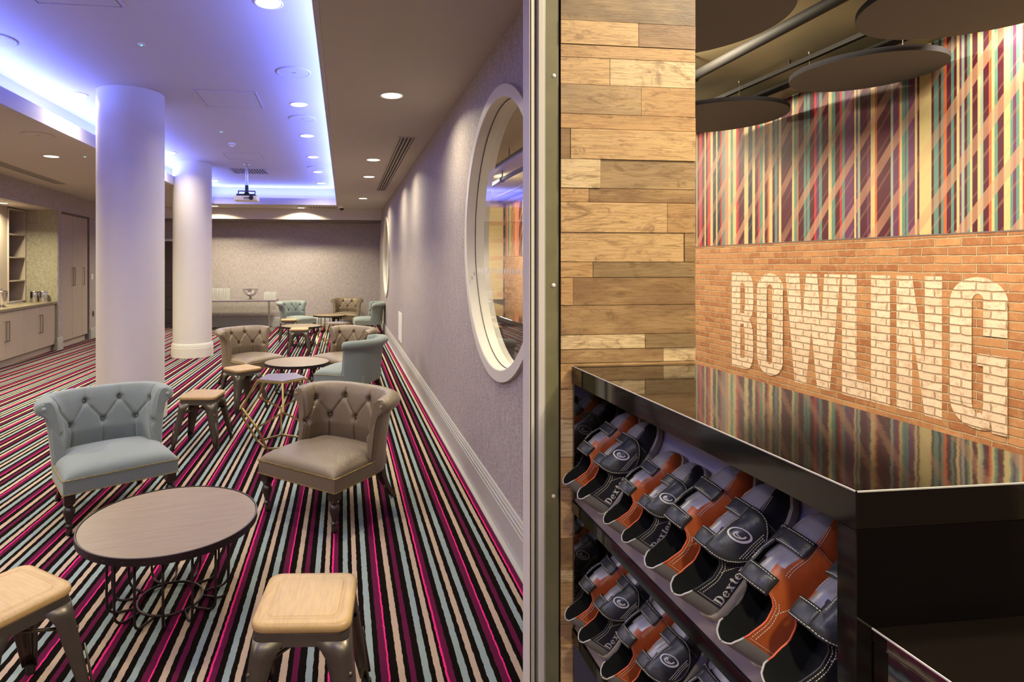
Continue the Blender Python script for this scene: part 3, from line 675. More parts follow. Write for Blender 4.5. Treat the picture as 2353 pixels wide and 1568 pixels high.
def make_chair(fab, nm):
    root = empty('tub_chair')
    path, T = superpath(150)
    inner = catmull([(.0, .30), (.0, .40), (.004, .48), (.014, .56), (.028, .64), (.045, .70), (.075, .745), (.11, .752)], 8)
    outer = catmull([(.11, .752), (.142, .735), (.155, .705), (.142, .675), (.118, .662), (.098, .64), (.083, .55), (.07, .42), (.06, .30), (.056, .25)], 4)[1:]
    prof = inner+outer+[(.03, .25), (.0, .25)]
    ni = len(inner); P = []
    creases = []
    for i in range(4): creases += [(UP[i], LO[i]), (UP[i], LO[i+1]), (UP[i], (UP[i][0], .76))]
    for q in LO: creases.append((q, (q[0], .36)))
    creases += [(LO[0], (-.5, .51)), (LO[4], (.5, .51))]
    for (p, nrm, s_) in path:
        dend = T/2-abs(s_); row = []
        for k, (o, z) in enumerate(prof):
            if k < ni and z > .36:
                dd = 0
                for q in UP+LO:
                    r_ = math.hypot(s_-q[0], z-q[1]); dd += .038*math.exp(-(r_/.019)**2)
                for a_, b_ in creases:
                    d_, t_ = sseg(s_, z, a_, b_); dd = max(dd, .0) + .0; dd += .012*math.exp(-(d_/.0075)**2)
                puff = -.019*min(1, max(0, (z-.38)/.1))
                o = o+dd+puff
            fl = 1+.0*z; wing = max(0, 1-dend/.22)
            lean = .10*max(0, (z-.30))*wing
            # ends rounded off
            rnd = .014*max(0, 1-dend/.03)**2
            q = p+nrm*(o+ (rnd if k < ni else -rnd))
            zz = z-(.022*wing*wing if z > .6 else 0)
            row.append((q.x, q.y+lean, zz))
        P.append(row)
    b = MB(); b.grid(P, fab, cv=True)
    n = len(prof)
    for ri, flip in ((0, 1), (len(P)-1, 0)):
        R = P[ri]; cx_ = sum(q[0] for q in R)/n; cz_ = sum(q[2] for q in R)/n
        inn = [(q[0]+(cx_-q[0])*.25 if .25 < q[2] else q[0], q[1]-.012, q[2]) for q in R]
        o = len(b.v); b.v += inn; base = ri*n
        for k in range(n):
            l = (k+1) % n; f = [base+k, base+l, o+l, o+k]; b.f.append(f if not flip else f[::-1]); b.m.append(0); b.c.append(None)
        # fill as strip pairing inner and outer sides
        idx = list(range(n)); i0 = ni//1
        a, c = 0, n-1
        while a < c:
            f = [o+a, o+min(a+1, n-1), o+max(c-1, 0), o+c] if c-a > 2 else [o+j for j in range(a, c+1)]
            if len(set(f)) > 2: b.f.append(f if flip else f[::-1]); b.m.append(0); b.c.append(None)
            a += 1; c -= 1
    back = b.build('backrest', root, smooth=True, auto=60)
    cl = [0]
    for (o0, z0), (o1, z1) in zip(prof, prof[1:]): cl.append(cl[-1]+math.hypot(o1-o0, z1-z0))
    uv = back.data.uv_layers.new(name='weave'); npf = len(path)*n
    for lp in back.data.loops:
        vi = lp.vertex_index; co = back.data.vertices[vi].co
        uv.data[lp.index].uv = (path[vi//n][2], cl[vi % n]) if vi < npf else (co.x+co.y, co.z)
    # buttons
    def ppos(s_, z, o):
        i = min(len(path)-1, max(0, int(round((s_+T/2)/T*150)))); p, nr, _ = path[i]; wing = max(0, 1-(T/2-abs(s_))/.22)
        return (p.x+nr.x*o, p.y+nr.y*o+.10*max(0, z-.3)*wing, z-(.022*wing*wing if z > .6 else 0))
    for q in UP+LO:
        b = MB(); o = .028*max(0, (q[1]-.48)/.16); b.ball(ppos(q[0], q[1], o+.020), .010, fab, 10, 6); b.build('button', root, smooth=True)
    for sg in (0, 1):
        e = P[0 if sg == 0 else -1]; cx_ = (.268+.105)*(-1 if sg == 0 else 1)
        b = MB(); b.ball((cx_, .03+.042-.012, .69), .013, fab, 12, 8, (1, .6, 1)); b.build('scroll_button', root, smooth=True)
    # seat cushion
    N1, N2 = 40, 44; P = []
    for i in range(N1+1):
        u = -1+2*i/N1; row = []
        for j in range(N2+1):
            v = -1+2*j/N2; uu = math.copysign(1-(1-abs(u))**1.6, u); vv = math.copysign(1-(1-abs(v))**1.6, v)
            y = -.04+.285*vv
            k = min(1, max(0, (y-.0)/.07)); k = k*k*(3-2*k); hwid = .322-.042*k
            eu = max(0, 1-abs(uu)**9)**.5; ev = max(0, 1-abs(vv)**9)**.5
            z = .334+.055*eu*ev+.03*(1-uu*uu)*(1-vv*vv*.8)
            row.append((hwid*uu*(1-.0*vv), y-.005, z))
        P.append(row)
    b = MB(); b.grid(P, fab); sc_ = b.build('seat_cushion', root, smooth=True); u_ = sc_.data.uv_layers.new(name='weave')
    for lp in sc_.data.loops: c = sc_.data.vertices[lp.vertex_index].co; u_.data[lp.index].uv = (c.x, c.y+c.z)
    b = MB(); pts = [(-.326, -.331), (.326, -.331), (.326, .06), (.30, .10), (.26, .28), (-.26, .28), (-.30, .10), (-.326, .06)]
    b.poly(pts, .25, .336, fab); boxuv(b.build('seat_rail', root, bevel=.006))
    b = MB()
    def nails(z):
        q = []
        for i in range(42): q.append((-.3285, .06-i*.0093))
        for i in range(70): q.append((-.3235+i*.0094, -.334))
        for i in range(42): q.append((.3285, -.325+i*.0093))
        for x, y in q: b.ball((x, y, z), .0042, 'brass', 6, 4)
    nails(.337); b.build('nail_trim', root, smooth=True); b = MB(); nails(.254); b.build('nail_trim', root, smooth=True)
    prof = [(.024, .198), (.031, .192), (.031, .186), (.024, .18), (.018, .172), (.026, .164), (.032, .15), (.031, .135), (.024, .108), (.016, .078), (.015, .07), (.022, .062), (.022, .055), (.015, .048), (.014, .034), (.019, .024), (.017, .01), (.011, .0)]
    for sg in (-1, 1):
        b = MB(); b.box((sg*.288-.029, -.318, .197), (sg*.288+.029, -.26, .2495), 'dwood'); b.lathe(prof[::-1], 'dwood', 24, (sg*.288, -.289, 0)); b.build('leg', root, smooth=True, auto=35)
    for sg in (-1, 1):
        P = []
        for k in range(9):
            t = k/8; z = .25*(1-t); y = .235+.035*t+.09*t*t; x = sg*(.235+.025*t*t); w_ = .026-.009*t
            P.append([(x-w_, y-w_, z), (x+w_, y-w_, z), (x+w_, y+w_, z), (x-w_, y+w_, z)])
        b = MB(); b.grid(P, 'dwood', cv=True); b.f += [[0, 1, 2, 3], [35, 34, 33, 32]]; b.m += [0, 0]; b.c += [None, None]; b.build('leg', root, bevel=.003)
    return root
cteal = make_chair('teal', 'teal'); cbr = make_chair('bronze', 'bronze')
tag(cteal, 'x', 'armchair', 'sage fabric tub chairs'); tag(cbr, 'x', 'armchair', 'bronze leather tub chairs')
def chair_at(proto, first, px, py, z, ang, label):
    # px, py, z: pixel and height of a known point on the chair axis at the front edge middle
    o = proto if first else dup(proto)
    return place(o, px, ang, label)
def facing(dx, dy): return math.atan2(dx, -dy)      # local -Y turned to (dx, dy)
CH = []
# teal 1: front corners of the rail measured in the photo
fl = Vector((-1.627, 3.634)); fr = Vector((-1.063, 3.988)); m = (fl+fr)/2; d = (fr-fl).normalized(); n_ = Vector((d.y, -d.x))
place(cteal, (m.x-n_.x*.33, m.y-n_.y*.33, 0), facing(n_.x, n_.y), 'large sage tub chair at the front left behind the round table')
fl = Vector((-.5466, 3.901)); fr = Vector((-.055, 3.485)); m = (fl+fr)/2; d = (fr-fl).normalized(); n_ = Vector((d.y, -d.x))
place(cbr, (m.x-n_.x*.33, m.y-n_.y*.33, 0), facing(n_.x, n_.y), 'bronze buttoned tub chair nearest the camera, beside the brass pentagon table')
CHS = [(0, -1.24, 8.1, 0, (.72, -.69), 'bronze tub chair in the middle left, behind a wood-topped stool'),
       (0, .0, 7.98, 0, (-.76, -.65), 'bronze tub chair in the middle right, partly hidden by a sage chair'),
       (1, .09, 7.02, 0, (-.9, .43), 'sage tub chair seen from behind beside the mauve wall'),
       (1, 681, 700, 13.9, (.75, -.66), 'sage tub chair at the back beside the console table'),
       (0, 796, 700, 14.98, (-.12, -.99), 'bronze tub chair at the back against the far wall'),
       (1, 846, 700, 13.55, (-1, -.05), 'sage tub chair in side view at the far right corner')]
for tl, px, py, Y, (dx, dy), lab in CHS:
    p = aty(px, py, Y) if Y else Vector((px, py, 0)); l = math.hypot(dx, dy)
    o = dup(cteal if tl else cbr); place(o, (p.x, p.y, 0), facing(dx/l, dy/l), lab)

# ------------------------------------------------------------------ wire-base tables
def make_table():
    root = empty('side_table'); R_, zt = .395, .395
    b = MB(); b.lathe([(R_-.004, zt-.022), (R_-.004, zt)], 'tablew', 96); b.build('tabletop', root, bevel=.0015)
    b = MB(); b.lathe([(R_-.003, zt-.03), (R_, zt-.032), (R_+.004, zt-.03), (R_+.004, zt+.002), (R_-.002, zt+.003), (R_-.003, zt-.001), (R_-.003, zt-.03)], 'iron', 96, cap=False)
    for k in range(28):
        a = 2*pi*k/28; b.ball(((R_+.004)*cos(a), (R_+.004)*sin(a), zt-.015), .004, 'iron', 8, 6)
    b.build('metal_rim', root, smooth=True, auto=40)
    b = MB(); n = 64; b.tube([(.145*cos(2*pi*i/n), .145*sin(2*pi*i/n), .012) for i in range(n)], .006, 'iron', 8, True); b.build('base_ring', root, smooth=True)
    b = MB(); b.tube([(.27*cos(2*pi*i/n), .27*sin(2*pi*i/n), zt-.034) for i in range(n)], .006, 'iron', 8, True)
    for k in range(3): a = pi*k/3; b.box((-.27, -.012, zt-.032), (.27, .012, zt-.024), 'iron', Matrix.Rotation(a, 4, 'Z'))
    b.build('top_bracket', root, smooth=True, auto=40)
    for k in range(14):
        a = 2*pi*(k+.3)/14; a2 = a+(.09 if k % 2 else -.09); pts = [(.27*cos(a), .27*sin(a), zt-.034), (.27*cos(a), .27*sin(a), .09)]
        for j in range(1, 7):
            t = j/6*pi/2; rr_ = .27-.05*(1-cos(t)); z_ = .007+.05*(1-sin(t))+.0; pts.append((rr_*cos(a), rr_*sin(a), z_))
        pts.append((.15*cos(a2), .15*sin(a2), .009))
        b = MB(); b.tube(pts, .0058, 'iron', 8); b.build('rod', root, smooth=True)
    tag(root, 'x', 'table', 'round wood-topped tables with wire bases')
    return root
tb = make_table()
def floor_at(px, py, z): return atz(px, py, z)
TBS = [(392, 1190, 'round wood-topped table with wire base nearest the camera'), (683, 831, 'round wire-base table between the middle bronze chairs'),
       (692, 748.5, 'round wire-base table behind a small stool, further back'), (758, 724, 'farthest round wire-base table before the back bronze chair')]
for k, (x, y, l) in enumerate(TBS):
    p = atz(x, y, .395); o = tb if k == 0 else dup(tb); place(o, (p.x, p.y, 0), .25+k, l)

# ------------------------------------------------------------------ metal stools with wooden seats
def rsq(h, r, n=7):
    P = []
    for (cx_, cy_, a0) in ((h-r, h-r, 0), (-h+r, h-r, pi/2), (-h+r, -h+r, pi), (h-r, -h+r, 3*pi/2)):
        for i in range(n+1): a = a0+pi/2*i/n; P.append((cx_+r*cos(a), cy_+r*sin(a)))
    return P
def make_stool():
    root = empty('stool')
    b = MB(); rings = [(.156, .045, .428), (.161, .047, .434), (.161, .047, .448), (.158, .046, .455), (.150, .042, .459), (.126, .030, .459), (.121, .028, .4565), (.117, .026, .4565), (.112, .024, .459)]
    P = [[(x, y, z) for x, y in rsq(h, r)] for h, r, z in rings]; b.grid(P, 'stoolw', cv=True)
    n = len(P[0]); b.f.append([(len(P)-1)*n+i for i in range(n)]); b.m.append(0); b.c.append(None); b.f.append(list(range(n))[::-1]); b.m.append(0); b.c.append(None)
    b.build('seat', root, smooth=True, auto=50)
    b = MB(); P = [[(x, y, z) for x, y in rsq(h, r)] for h, r, z in ((.150, .04, .4275), (.154, .042, .424), (.157, .042, .385), (.154, .041, .3845), (.148, .038, .42))]
    b.grid(P, 'gun', cv=True); b.build('seat_frame', root, smooth=True, auto=40)
    for sx in (-1, 1):
        for sy in (-1, 1):
            b = MB(); P = []
            for k in range(8):
                t = k/7; z = .40*(1-t)+.03*t; c = .155+.047*t; w_ = .085*(1-t)**1.0+.036*t; r = .03*(1-t)+.014*t; row = []
                row.append((sx*(c-w_), sy*c, z))
                for j in range(7): a = pi/2*(1-j/6); row.append((sx*(c-r+r*cos(a)), sy*(c-r+r*sin(a)), z))
                row.append((sx*c, sy*(c-w_), z)); P.append(row)
            # gusset widening below the seat frame
            P[0] = [(x if i not in (0,) else sx*(.155-.105), y if i != len(P[0])-1 else sy*(.155-.105), z) for i, (x, y, z) in enumerate(P[0])]
            if sx*sy < 0: P = [r_[::-1] for r_ in P]
            b.grid(P, 'gun'); o = b.build('leg', root, smooth=True, auto=50, solid=.003)
            # pressed rib and foot
            b = MB(); b.tube([(sx*.178, sy*.178, .24), (sx*.2005, sy*.2005, .06)], .004, 'gun', 8, rr=[.003, .006]); b.build('rib', o, smooth=True)
            b = MB(); b.lathe([(.016, .0), (.018, .01), (.017, .035)], 'rubber', 16, (sx*.192, sy*.192, 0)); b.build('foot', o, smooth=True, auto=40)
    for sg in (-1, 1):
        b = MB(); b.tube([(-.165, -sg*.165, .30), (0, 0, .325+.006*sg), (.165, sg*.165, .30)], .0065, 'gun', 8); b.build('cross_brace', root, smooth=True)
    tag(root, 'x', 'stool', 'metal stools with wooden seats'); return root
st = make_stool()
SS = [(707, 1373, .455, -.10, 'metal stool with pale wood seat at the bottom centre'), (8, 1366, .455, .95, 'metal stool with pale wood seat cut by the left picture edge'),
      (466, 904.5, .455, -.13, 'metal stool standing just right of the sage chair in front'), (557, 845, .455, .72, 'metal stool turned cornerwise before the middle left bronze chair'),
      (688, 755, .455, .02, 'small far metal stool in front of the third round table'), (664, 734, .455, .05, 'farthest metal stool, left of the third round table')]
for k, (x, y, z, a, l) in enumerate(SS):
    p = atz(x, y, z); o = st if k == 0 else dup(st); place(o, (p.x, p.y, 0), a, l)

# ------------------------------------------------------------------ brass dodecahedron tables
def make_dodeca():
    root = empty('pentagon_table'); a = .263; ph = (1+sqrt(5))/2
    V = [Vector(v) for v in [(x, y, z) for x in (-1, 1) for y in (-1, 1) for z in (-1, 1)]+[(0, s1/ph, s2*ph) for s1 in (-1, 1) for s2 in (-1, 1)]+[(s1/ph, s2*ph, 0) for s1 in (-1, 1) for s2 in (-1, 1)]+[(s2*ph, 0, s1/ph) for s1 in (-1, 1) for s2 in (-1, 1)]]
    fn = Vector((1, 0, ph)).normalized(); R = fn.rotation_difference(Vector((0, 0, 1))).to_matrix(); sc = a/(2/ph)
    V = [R @ v*sc for v in V]; h = max(v.z for v in V); V = [Vector((v.x, v.y, v.z+h)) for v in V]
    s0 = .008/(2*h); V = [Vector((v.x, v.y, v.z*(1-2*s0)+.008)) for v in V]
    top = sorted([v for v in V if v.z > 2*h-.05], key=lambda v: math.atan2(v.y, v.x))
    E = [(i, j) for i in range(20) for j in range(i+1, 20) if abs((V[i]-V[j]).length-a) < .02]
    b = MB()
    def bar(p, q, w_, mat='brass'):
        d = (q-p).normalized(); up = Vector((0, 0, 1)) if abs(d.z) < .9 else Vector((1, 0, 0)); u = d.cross(up).normalized(); v = u.cross(d)
        vs = [x+u*sx*w_+v*sy*w_ for x in (p, q) for sx, sy in ((-1, -1), (1, -1), (1, 1), (-1, 1))]
        b.add(vs, [(0, 1, 2, 3), (7, 6, 5, 4), (0, 4, 5, 1), (1, 5, 6, 2), (2, 6, 7, 3), (3, 7, 4, 0)], mat)
    for i, j in E: bar(V[i], V[j], .0075)
    b.build('wire_frame', root)
    c = sum(top, Vector())/5
    b = MB(); b.poly([((v.x-c.x)*.95+c.x, (v.y-c.y)*.95+c.y) for v in top], top[0].z+.0078, top[0].z+.016, 'slate'); b.build('tabletop', root, bevel=.001)
    root['ang0'] = math.atan2(top[0].y, top[0].x); tag(root, 'x', 'table', 'brass pentagon side tables'); return root
dd = make_dodeca()
p = atz(648, 868, .586); A0 = dd['ang0']
# turn one top corner towards the camera (corner seen at pixel 648, 882)
q = atz(650, 884, .586); want = math.atan2(q.y-p.y, q.x-p.x)
place(dd, (p.x, p.y, 0), want-A0, 'brass wire side table with pentagonal slate top before the near bronze chair')
o = dup(dd); p = atz(774, 742.5, .586); place(o, (p.x, p.y, 0), .3, 'farther brass pentagon table half hidden behind a bronze chair')
del dd['ang0'], o['ang0']

# ------------------------------------------------------------------ console table, glasses, bowl
zt = .74; pa = atz(487, 690, zt); pb = atz(633, 690, zt); yF = pb.y; xL = atz(430, 690, zt).x; xR = pb.x; yBk = min(yF+.76, YB-.12)
r = tag(empty('console_table', ((xL+xR)/2, (yF+yBk)/2, 0)), 'long grey folding table on castors against the back wall', 'table'); hx = (xR-xL)/2; hy = (yBk-yF)/2
b = MB(); b.box((-hx, -hy, zt-.035), (hx, hy, zt), 'slate'); b.build('tabletop', r, bevel=.004)
b = MB(); b.box((-hx-.001, -hy-.001, zt-.036), (hx+.001, hy+.001, zt-.028), 'blackp'); b.build('edge_band', r)
for sx in (-1, 1):
    b = MB(); xx = sx*(hx-.2); b.lathe([(.025, .09), (.025, zt-.036)], 'chrome', 20, (xx, 0, 0)); b.box((xx-.02, -hy+.08, .07), (xx+.02, hy-.08, .10), 'chrome'); l_ = b.build('leg', r, smooth=True, auto=40)
    for sy in (-1, 1): b = MB(); b.lathe([(.03, -.012), (.034, -.008), (.034, .008), (.03, .012)], 'rubber', 20); b.v = [(xx+z, sy*(hy-.12)+x, .035+y) for x, y, z in b.v]; b.box((xx-.018, sy*(hy-.12)-.012, .03), (xx+.018, sy*(hy-.12)+.012, .072), 'steel'); b.build('castor', l_)
def make_glass():
    b = MB(); b.lathe([(.024, 0), (.026, .002), (.033, .095), (.0315, .095), (.025, .006), (.001, .005)], 'tumbler', 20, cap=False); b.f.append(list(range(20))[::-1]); b.m.append(0); b.c.append(None)
    o = b.build('tumbler', None, smooth=True, auto=50); return o
gl = make_glass(); first = True; NO = ['first', 'second', 'third', 'fourth', 'fifth', 'sixth', 'seventh', 'eighth', 'ninth', 'tenth']
def putglass(x, y, z, lab, grp):
    global first
    o = gl if first else gl.copy()
    if not first: COL.objects.link(o)
    first = False; o.location = (x, y, z); tag(o, lab, 'glass', grp)
x0 = aty(486, 685, yF+.3).x
for tier in range(3):
    for i in range(7):
        for j in range(2): putglass(x0+i*.085-.10, yF+.14+j*.16, zt+.001+tier*.097, '%s tumbler from the left, %s row, %s tier of the tall stack' % (NO[i], ('front', 'back')[j], ('bottom', 'middle', 'top')[tier]), 'tall stack of tumblers')
x0 = aty(611, 685, yF+.3).x
for tier in range(2):
    for i in range(4):
        for j in range(2): putglass(x0+i*.078, yF+.16+j*.13, zt+.001+tier*.097, '%s tumbler from the left, %s row, %s tier of the low right stack' % (NO[i], ('front', 'back')[j], ('bottom', 'top')[tier]), 'low stack of tumblers')
p = aty(575.5, 686, yF+.3); r = tag(empty('punch_bowl', (p.x, p.y, zt)), 'polished silver pedestal punch bowl on the console table', 'bowl')
b = MB(); b.lathe([(.012, .07), (.06, .085), (.13, .13), (.175, .19), (.19, .245), (.205, .262), (.2, .264), (.182, .245), (.165, .19), (.12, .14), (.05, .1), (.001, .09)], 'chrome', 48, cap=False); b.build('bowl', r, smooth=True)
b = MB(); b.lathe([(.085, 0), (.085, .008), (.06, .02), (.03, .04), (.04, .055), (.03, .066), (.012, .075)], 'chrome', 40); b.build('foot', r, smooth=True, auto=50)

# ================================================================== entrance jamb, planked pier, shoe counter
YP = 1.703*KS
def xat(px, Y): return ray(px, 600).x/ray(px, 600).y*Y
YJ = YP-.0
r = struct(empty('trim_jamb', (0, 0, 0)), 'door jamb of pale profiles and an olive panel')
def jb(px0, px1, ya, yb, mat, nm, bev=.0015):
    b = MB(); b.box((xat(px0, YJ), ya, 0), (xat(px1, YJ), yb, 3.6), mat); return b.build(nm, r, bevel=bev)
jb(1213, 1219, YJ-.012, YJ+.055, 'triml', 'profile'); jb(1214.5, 1221, YJ-.012, YJ+.05, 'triml', 'profile'); jb(1221, 1227, YJ-.006, YJ+.05, 'triml', 'profile')
jb(1227, 1235, YJ+.03, YJ+.1, 'grille', 'groove', 0)
jb(1235, 1248, YJ-.012, YJ+.10, 'triml', 'profile'); jb(1248, 1253, YJ-.004, YJ+.10, 'trimg', 'profile')
jb(1253, 1283.5, YJ-.002, YJ+.10, 'olive', 'panel'); jb(1283.5, 1287, YJ+.006, YJ+.10, 'grille', 'groove', 0)
for py in (174, 656, 1141):
    p = aty(1273 if py < 600 else 1272, py, YJ-.002); b = MB(); b.ball((p.x, p.y, p.z), .0068, 'white', 16, 10, (1, .45, 1)); b.build('screw_cap', r, smooth=True)
# planked pier
X0, X1 = xat(1287, YP), xat(1596, YP)
TN = dict(L='#cfaa76', P='#dcc294', M='#bb9462', D='#8b6c49', G='#927a55', S='#9f8560', K='#6c5940')
ROWS = [(-20, 46, [(0, 'K')]), (46, 101, [(0, 'L'), (1465, 'D')]), (101, 131, [(0, 'M')]), (131, 193, [(0, 'L'), (1400, 'P')]), (193, 261, [(0, 'S'), (1472, 'M')]),
        (261, 295, [(0, 'M')]), (295, 365, [(0, 'D'), (1309, 'L')]), (365, 432, [(0, 'P'), (1378, 'S')]), (432, 464, [(0, 'M'), (1352, 'D')]), (464, 534, [(0, 'L'), (1531, 'M')]),
        (534, 602, [(0, 'L'), (1570, 'D')]), (602, 638, [(0, 'M'), (1361, 'G')]), (638, 702, [(0, 'M'), (1315, 'D')]), (702, 770, [(0, 'D')]), (770, 803, [(0, 'P'), (1480, 'G')]),
        (803, 835, [(0, 'D'), (1522, 'P')]), (835, 895, [(0, 'M')]), (895, 962, [(0, 'L')]), (962, 1050, [(0, 'P')]), (1050, 1120, [(0, 'M')]), (1120, 1236, [(0, 'L'), ]), (1236, 1308, [(0, 'D')]), (1308, 1338, [(0, 'P')]), (1338, 1480, [(0, 'M')]), (1480, 1600, [(0, 'L')]), (1600, 1800, [(0, 'D')])]
b = MB(); b.box((X0, YP, 0), (X1, YP+.135, 3.6), 'grille')
t0 = aty(1287, 609, YP)
for ya, yb, js in ROWS:
    z1 = aty(1287, ya, YP).z; z0 = max(0, aty(1287, yb, YP).z)
    xs = [X0]+[xat(x, YP) for x, _ in js[1:]]+[X1]
    for k, (_, tn) in enumerate(js):
        g = .0009; dy = random.uniform(.005, .0085); c = lin(TN[tn]); v = random.uniform(.93, 1.07); c = (c[0]*v, c[1]*v, c[2]*v, 1)
        b.box((xs[k]+g, YP-dy, z0+g), (xs[k+1]-g, YP-.001, z1-g), 'plank', col=c)
struct(b.build('wall_plank_pier'), 'pier clad in reclaimed wood planks between lounge and bowling hall')

# shoe counter
XF, XB, YN, ZT, ZA = .68*KS, 1.073*KS, .708*KS, 1.6-.303*KS, 1.6-.3545*KS
YFAR = YP-.0095
r = tag(empty('shoe_counter', (XF, YFAR, 0)), 'black gloss shoe counter with open sloping shelves beside the planks', 'counter'); OFF = Vector((XF, YFAR, 0))
def cb(a, c, mat, nm, bev=.0012):
    b = MB(); b.box(Vector(a)-OFF, Vector(c)-OFF, mat); return b.build(nm, r, bevel=bev)
cb((XF, YN, ZA), (XB, YFAR, ZT), 'gloss', 'countertop')
b = MB(); e = .0012
b.box(Vector((XF-e, YN-e, ZT-.0016))-OFF, Vector((XF+.0008, YFAR, ZT+.0006))-OFF, 'pipe'); b.box(Vector((XF-e, YN-e, ZT-.0016))-OFF, Vector((XB, YN+.0008, ZT+.0006))-OFF, 'pipe'); b.build('edge_trim', r)
cb((XF-.0005, YN+.0001, 0), (XF+.001, YN+.0335, ZA-.0006), 'glossf', 'stile')
cb((XF-.0006, YN+.0002, ZA+.0002), (XF+.0006, YFAR-.0003, ZT-.002), 'glossf', 'fascia')
cb((XF, YN, 0), (XB, YN+.0335, ZA-.0005), 'glossf', 'end_panel')
cb((XF+.002, YFAR-.012, 0), (XB, YFAR-.0005, ZA-.0005), 'gloss', 'end_panel')
cb((XB-.012, YN+.034, 0), (XB, YFAR-.0125, ZA-.0005), 'blackp', 'back_panel')
SL = math.radians(55); HX = .700*KS
HZ = [1.6-.682*KS, 1.6-1.063*KS, .01]
HZ = HZ[:2]+[HZ[1]-.457]
for hz in HZ:
    ux, uz = cos(SL), sin(SL); y0, y1 = YN+.034, YFAR-.0125
    p0 = Vector((HX-.030*ux, 0, hz-.030*uz)); p1 = Vector((HX+.37*ux, 0, hz+.37*uz)); nn = Vector((uz, 0, -ux))*.012
    b = MB(); vs = [Vector((q.x, y, q.z))-OFF for y in (y0, y1) for q in (p0, p1, p1+nn, p0+nn)]
    b.add(vs, [(0, 1, 2, 3), (7, 6, 5, 4), (0, 4, 5, 1), (1, 5, 6, 2), (2, 6, 7, 3), (3, 7, 4, 0)], 'shelf'); b.build('shelf', r)
    b = MB(); d_ = Vector((ux, 0, uz)); up = Vector((-uz, 0, ux))
    vs = [Vector((q.x, y, q.z))-OFF for y in (y0, y1) for q in (p0+up*.0015, p0+d_*.028+up*.0015, p0+d_*.028+up*.0002, p0+up*.0002)]
    b.add(vs, [(0, 1, 2, 3), (7, 6, 5, 4), (0, 4, 5, 1), (1, 5, 6, 2), (2, 6, 7, 3), (3, 7, 4, 0)], 'cabd'); b.build('shelf_shade_band', r)  # dark band puts the shade of the shelf front into colour
    b = MB(); vs = [Vector((q.x, y, q.z))-OFF for y in (y0, y1) for q in (p0+Vector((-.010, 0, .001)), p0+Vector((0, 0, .001)), p0+Vector((.004, 0, -.034)), p0+Vector((-.010, 0, -.034)))]
    b.add(vs, [(0, 1, 2, 3), (7, 6, 5, 4), (0, 4, 5, 1), (1, 5, 6, 2), (2, 6, 7, 3), (3, 7, 4, 0)], 'glossf'); b.build('shelf_lip', r)
# lower desk wing
DZ, DX = 1.6-.487*KS, .703*KS
r2 = tag(empty('service_desk', (DX, YN, 0)), 'lower black gloss desk joining the end of the shoe counter', 'desk'); OF2 = Vector((DX, YN, 0))
def c2b(a, c, mat, nm): b = MB(); b.box(Vector(a)-OF2, Vector(c)-OF2, mat); return b.build(nm, r2, bevel=.0012)
c2b((DX, -.6, DZ-.02), (1.6, YN-.0005, DZ), 'gloss', 'desktop'); c2b((DX+.001, -.6, 0), (DX+.021, YN-.0015, DZ-.0205), 'gloss', 'front_panel')
b = MB(); b.box(Vector((DX-e, -.6, DZ-.0016))-OF2, Vector((DX+.0008, YN-.001, DZ+.0006))-OF2, 'pipe'); b.build('edge_trim', r2)
c2b((1.58, -.6, 0), (1.6, YN-.0015, DZ-.0205), 'gloss', 'side_panel')

# ------------------------------------------------------------------ bowling shoes
def tab(T):
    def f(x):
        if x <= T[0][0]: return T[0][1]
        for (a, p), (c, q) in zip(T, T[1:]):
            if x <= c:
                t = (x-a)/(c-a); t = t*t*(3-2*t)*.5+t*.5; return p+(q-p)*t
        return T[-1][1]
    return f
SLN = .30
Wo = tab([(0, .002), (.012, .014), (.03, .022), (.08, .031), (.2, .036), (.38, .039), (.55, .044), (.7, .048), (.82, .045), (.9, .038), (.96, .025), (.985, .015), (1, .002)])
Wi = tab([(0, .002), (.012, .014), (.03, .022), (.08, .030), (.2, .033), (.38, .034), (.55, .038), (.7, .043), (.82, .043), (.9, .037), (.96, .026), (.985, .016), (1, .002)])
Zc = tab([(0, .078), (.06, .076), (.15, .064), (.25, .054), (.33, .056), (.42, .078), (.5, .08)])
Hv = tab([(0, .09), (.42, .088), (.55, .078), (.7, .058), (.82, .050), (.9, .043), (.96, .034), (.99, .02), (1, .006)])
Z0 = .021
def sm(a, b_, x): t = max(0, min(1, (x-a)/(b_-a))); return t*t*(3-2*t)
def shoe_pt(s_, k, side, off=0, force=False):       # side +1 outer, -1 inner; k 0..1 from sole edge to the top
    w_ = (Wo if side > 0 else Wi)(s_); bl = 1 if force else sm(.36, .47, s_)
    zc = Zc(s_); xc = w_*(1-.10*k**2.2); a = k*pi/2; xv = w_*max(0, cos(a))**.75; h = Hv(s_); zv = h*sin(a)**.85
    x = xc*(1-bl)+xv*bl; z = zc*k*(1-bl)+zv*bl
    return Vector((side*x, s_*SLN, Z0+z))
def shoe_q(s_, q, off):                              # q 0..2 across the vamp, outer -> inner, lifted by off
    def P(s1, q1): return shoe_pt(s1, q1, 1, force=True) if q1 <= 1 else shoe_pt(s1, 2-q1, -1, force=True)
    p = P(s_, q); a = P(s_+.01, q)-P(s_-.01, q); c = P(s_, min(1.98, q+.04))-P(s_, max(.02, q-.04)); n = a.cross(c)
    n = n.normalized() if n.length > 1e-9 else Vector((0, 0, 1))
    if n.dot(p-Vector((0, s_*SLN, .01))) < 0: n = -n
    return p+n*off
SV = [0, .006, .015, .03, .05, .075, .1, .13]+[.16+.03*i for i in range(22)]+[.82, .85, .88, .905, .93, .95, .965, .98, .99, 1.0]
SV = sorted(set(round(x, 4) for x in SV))
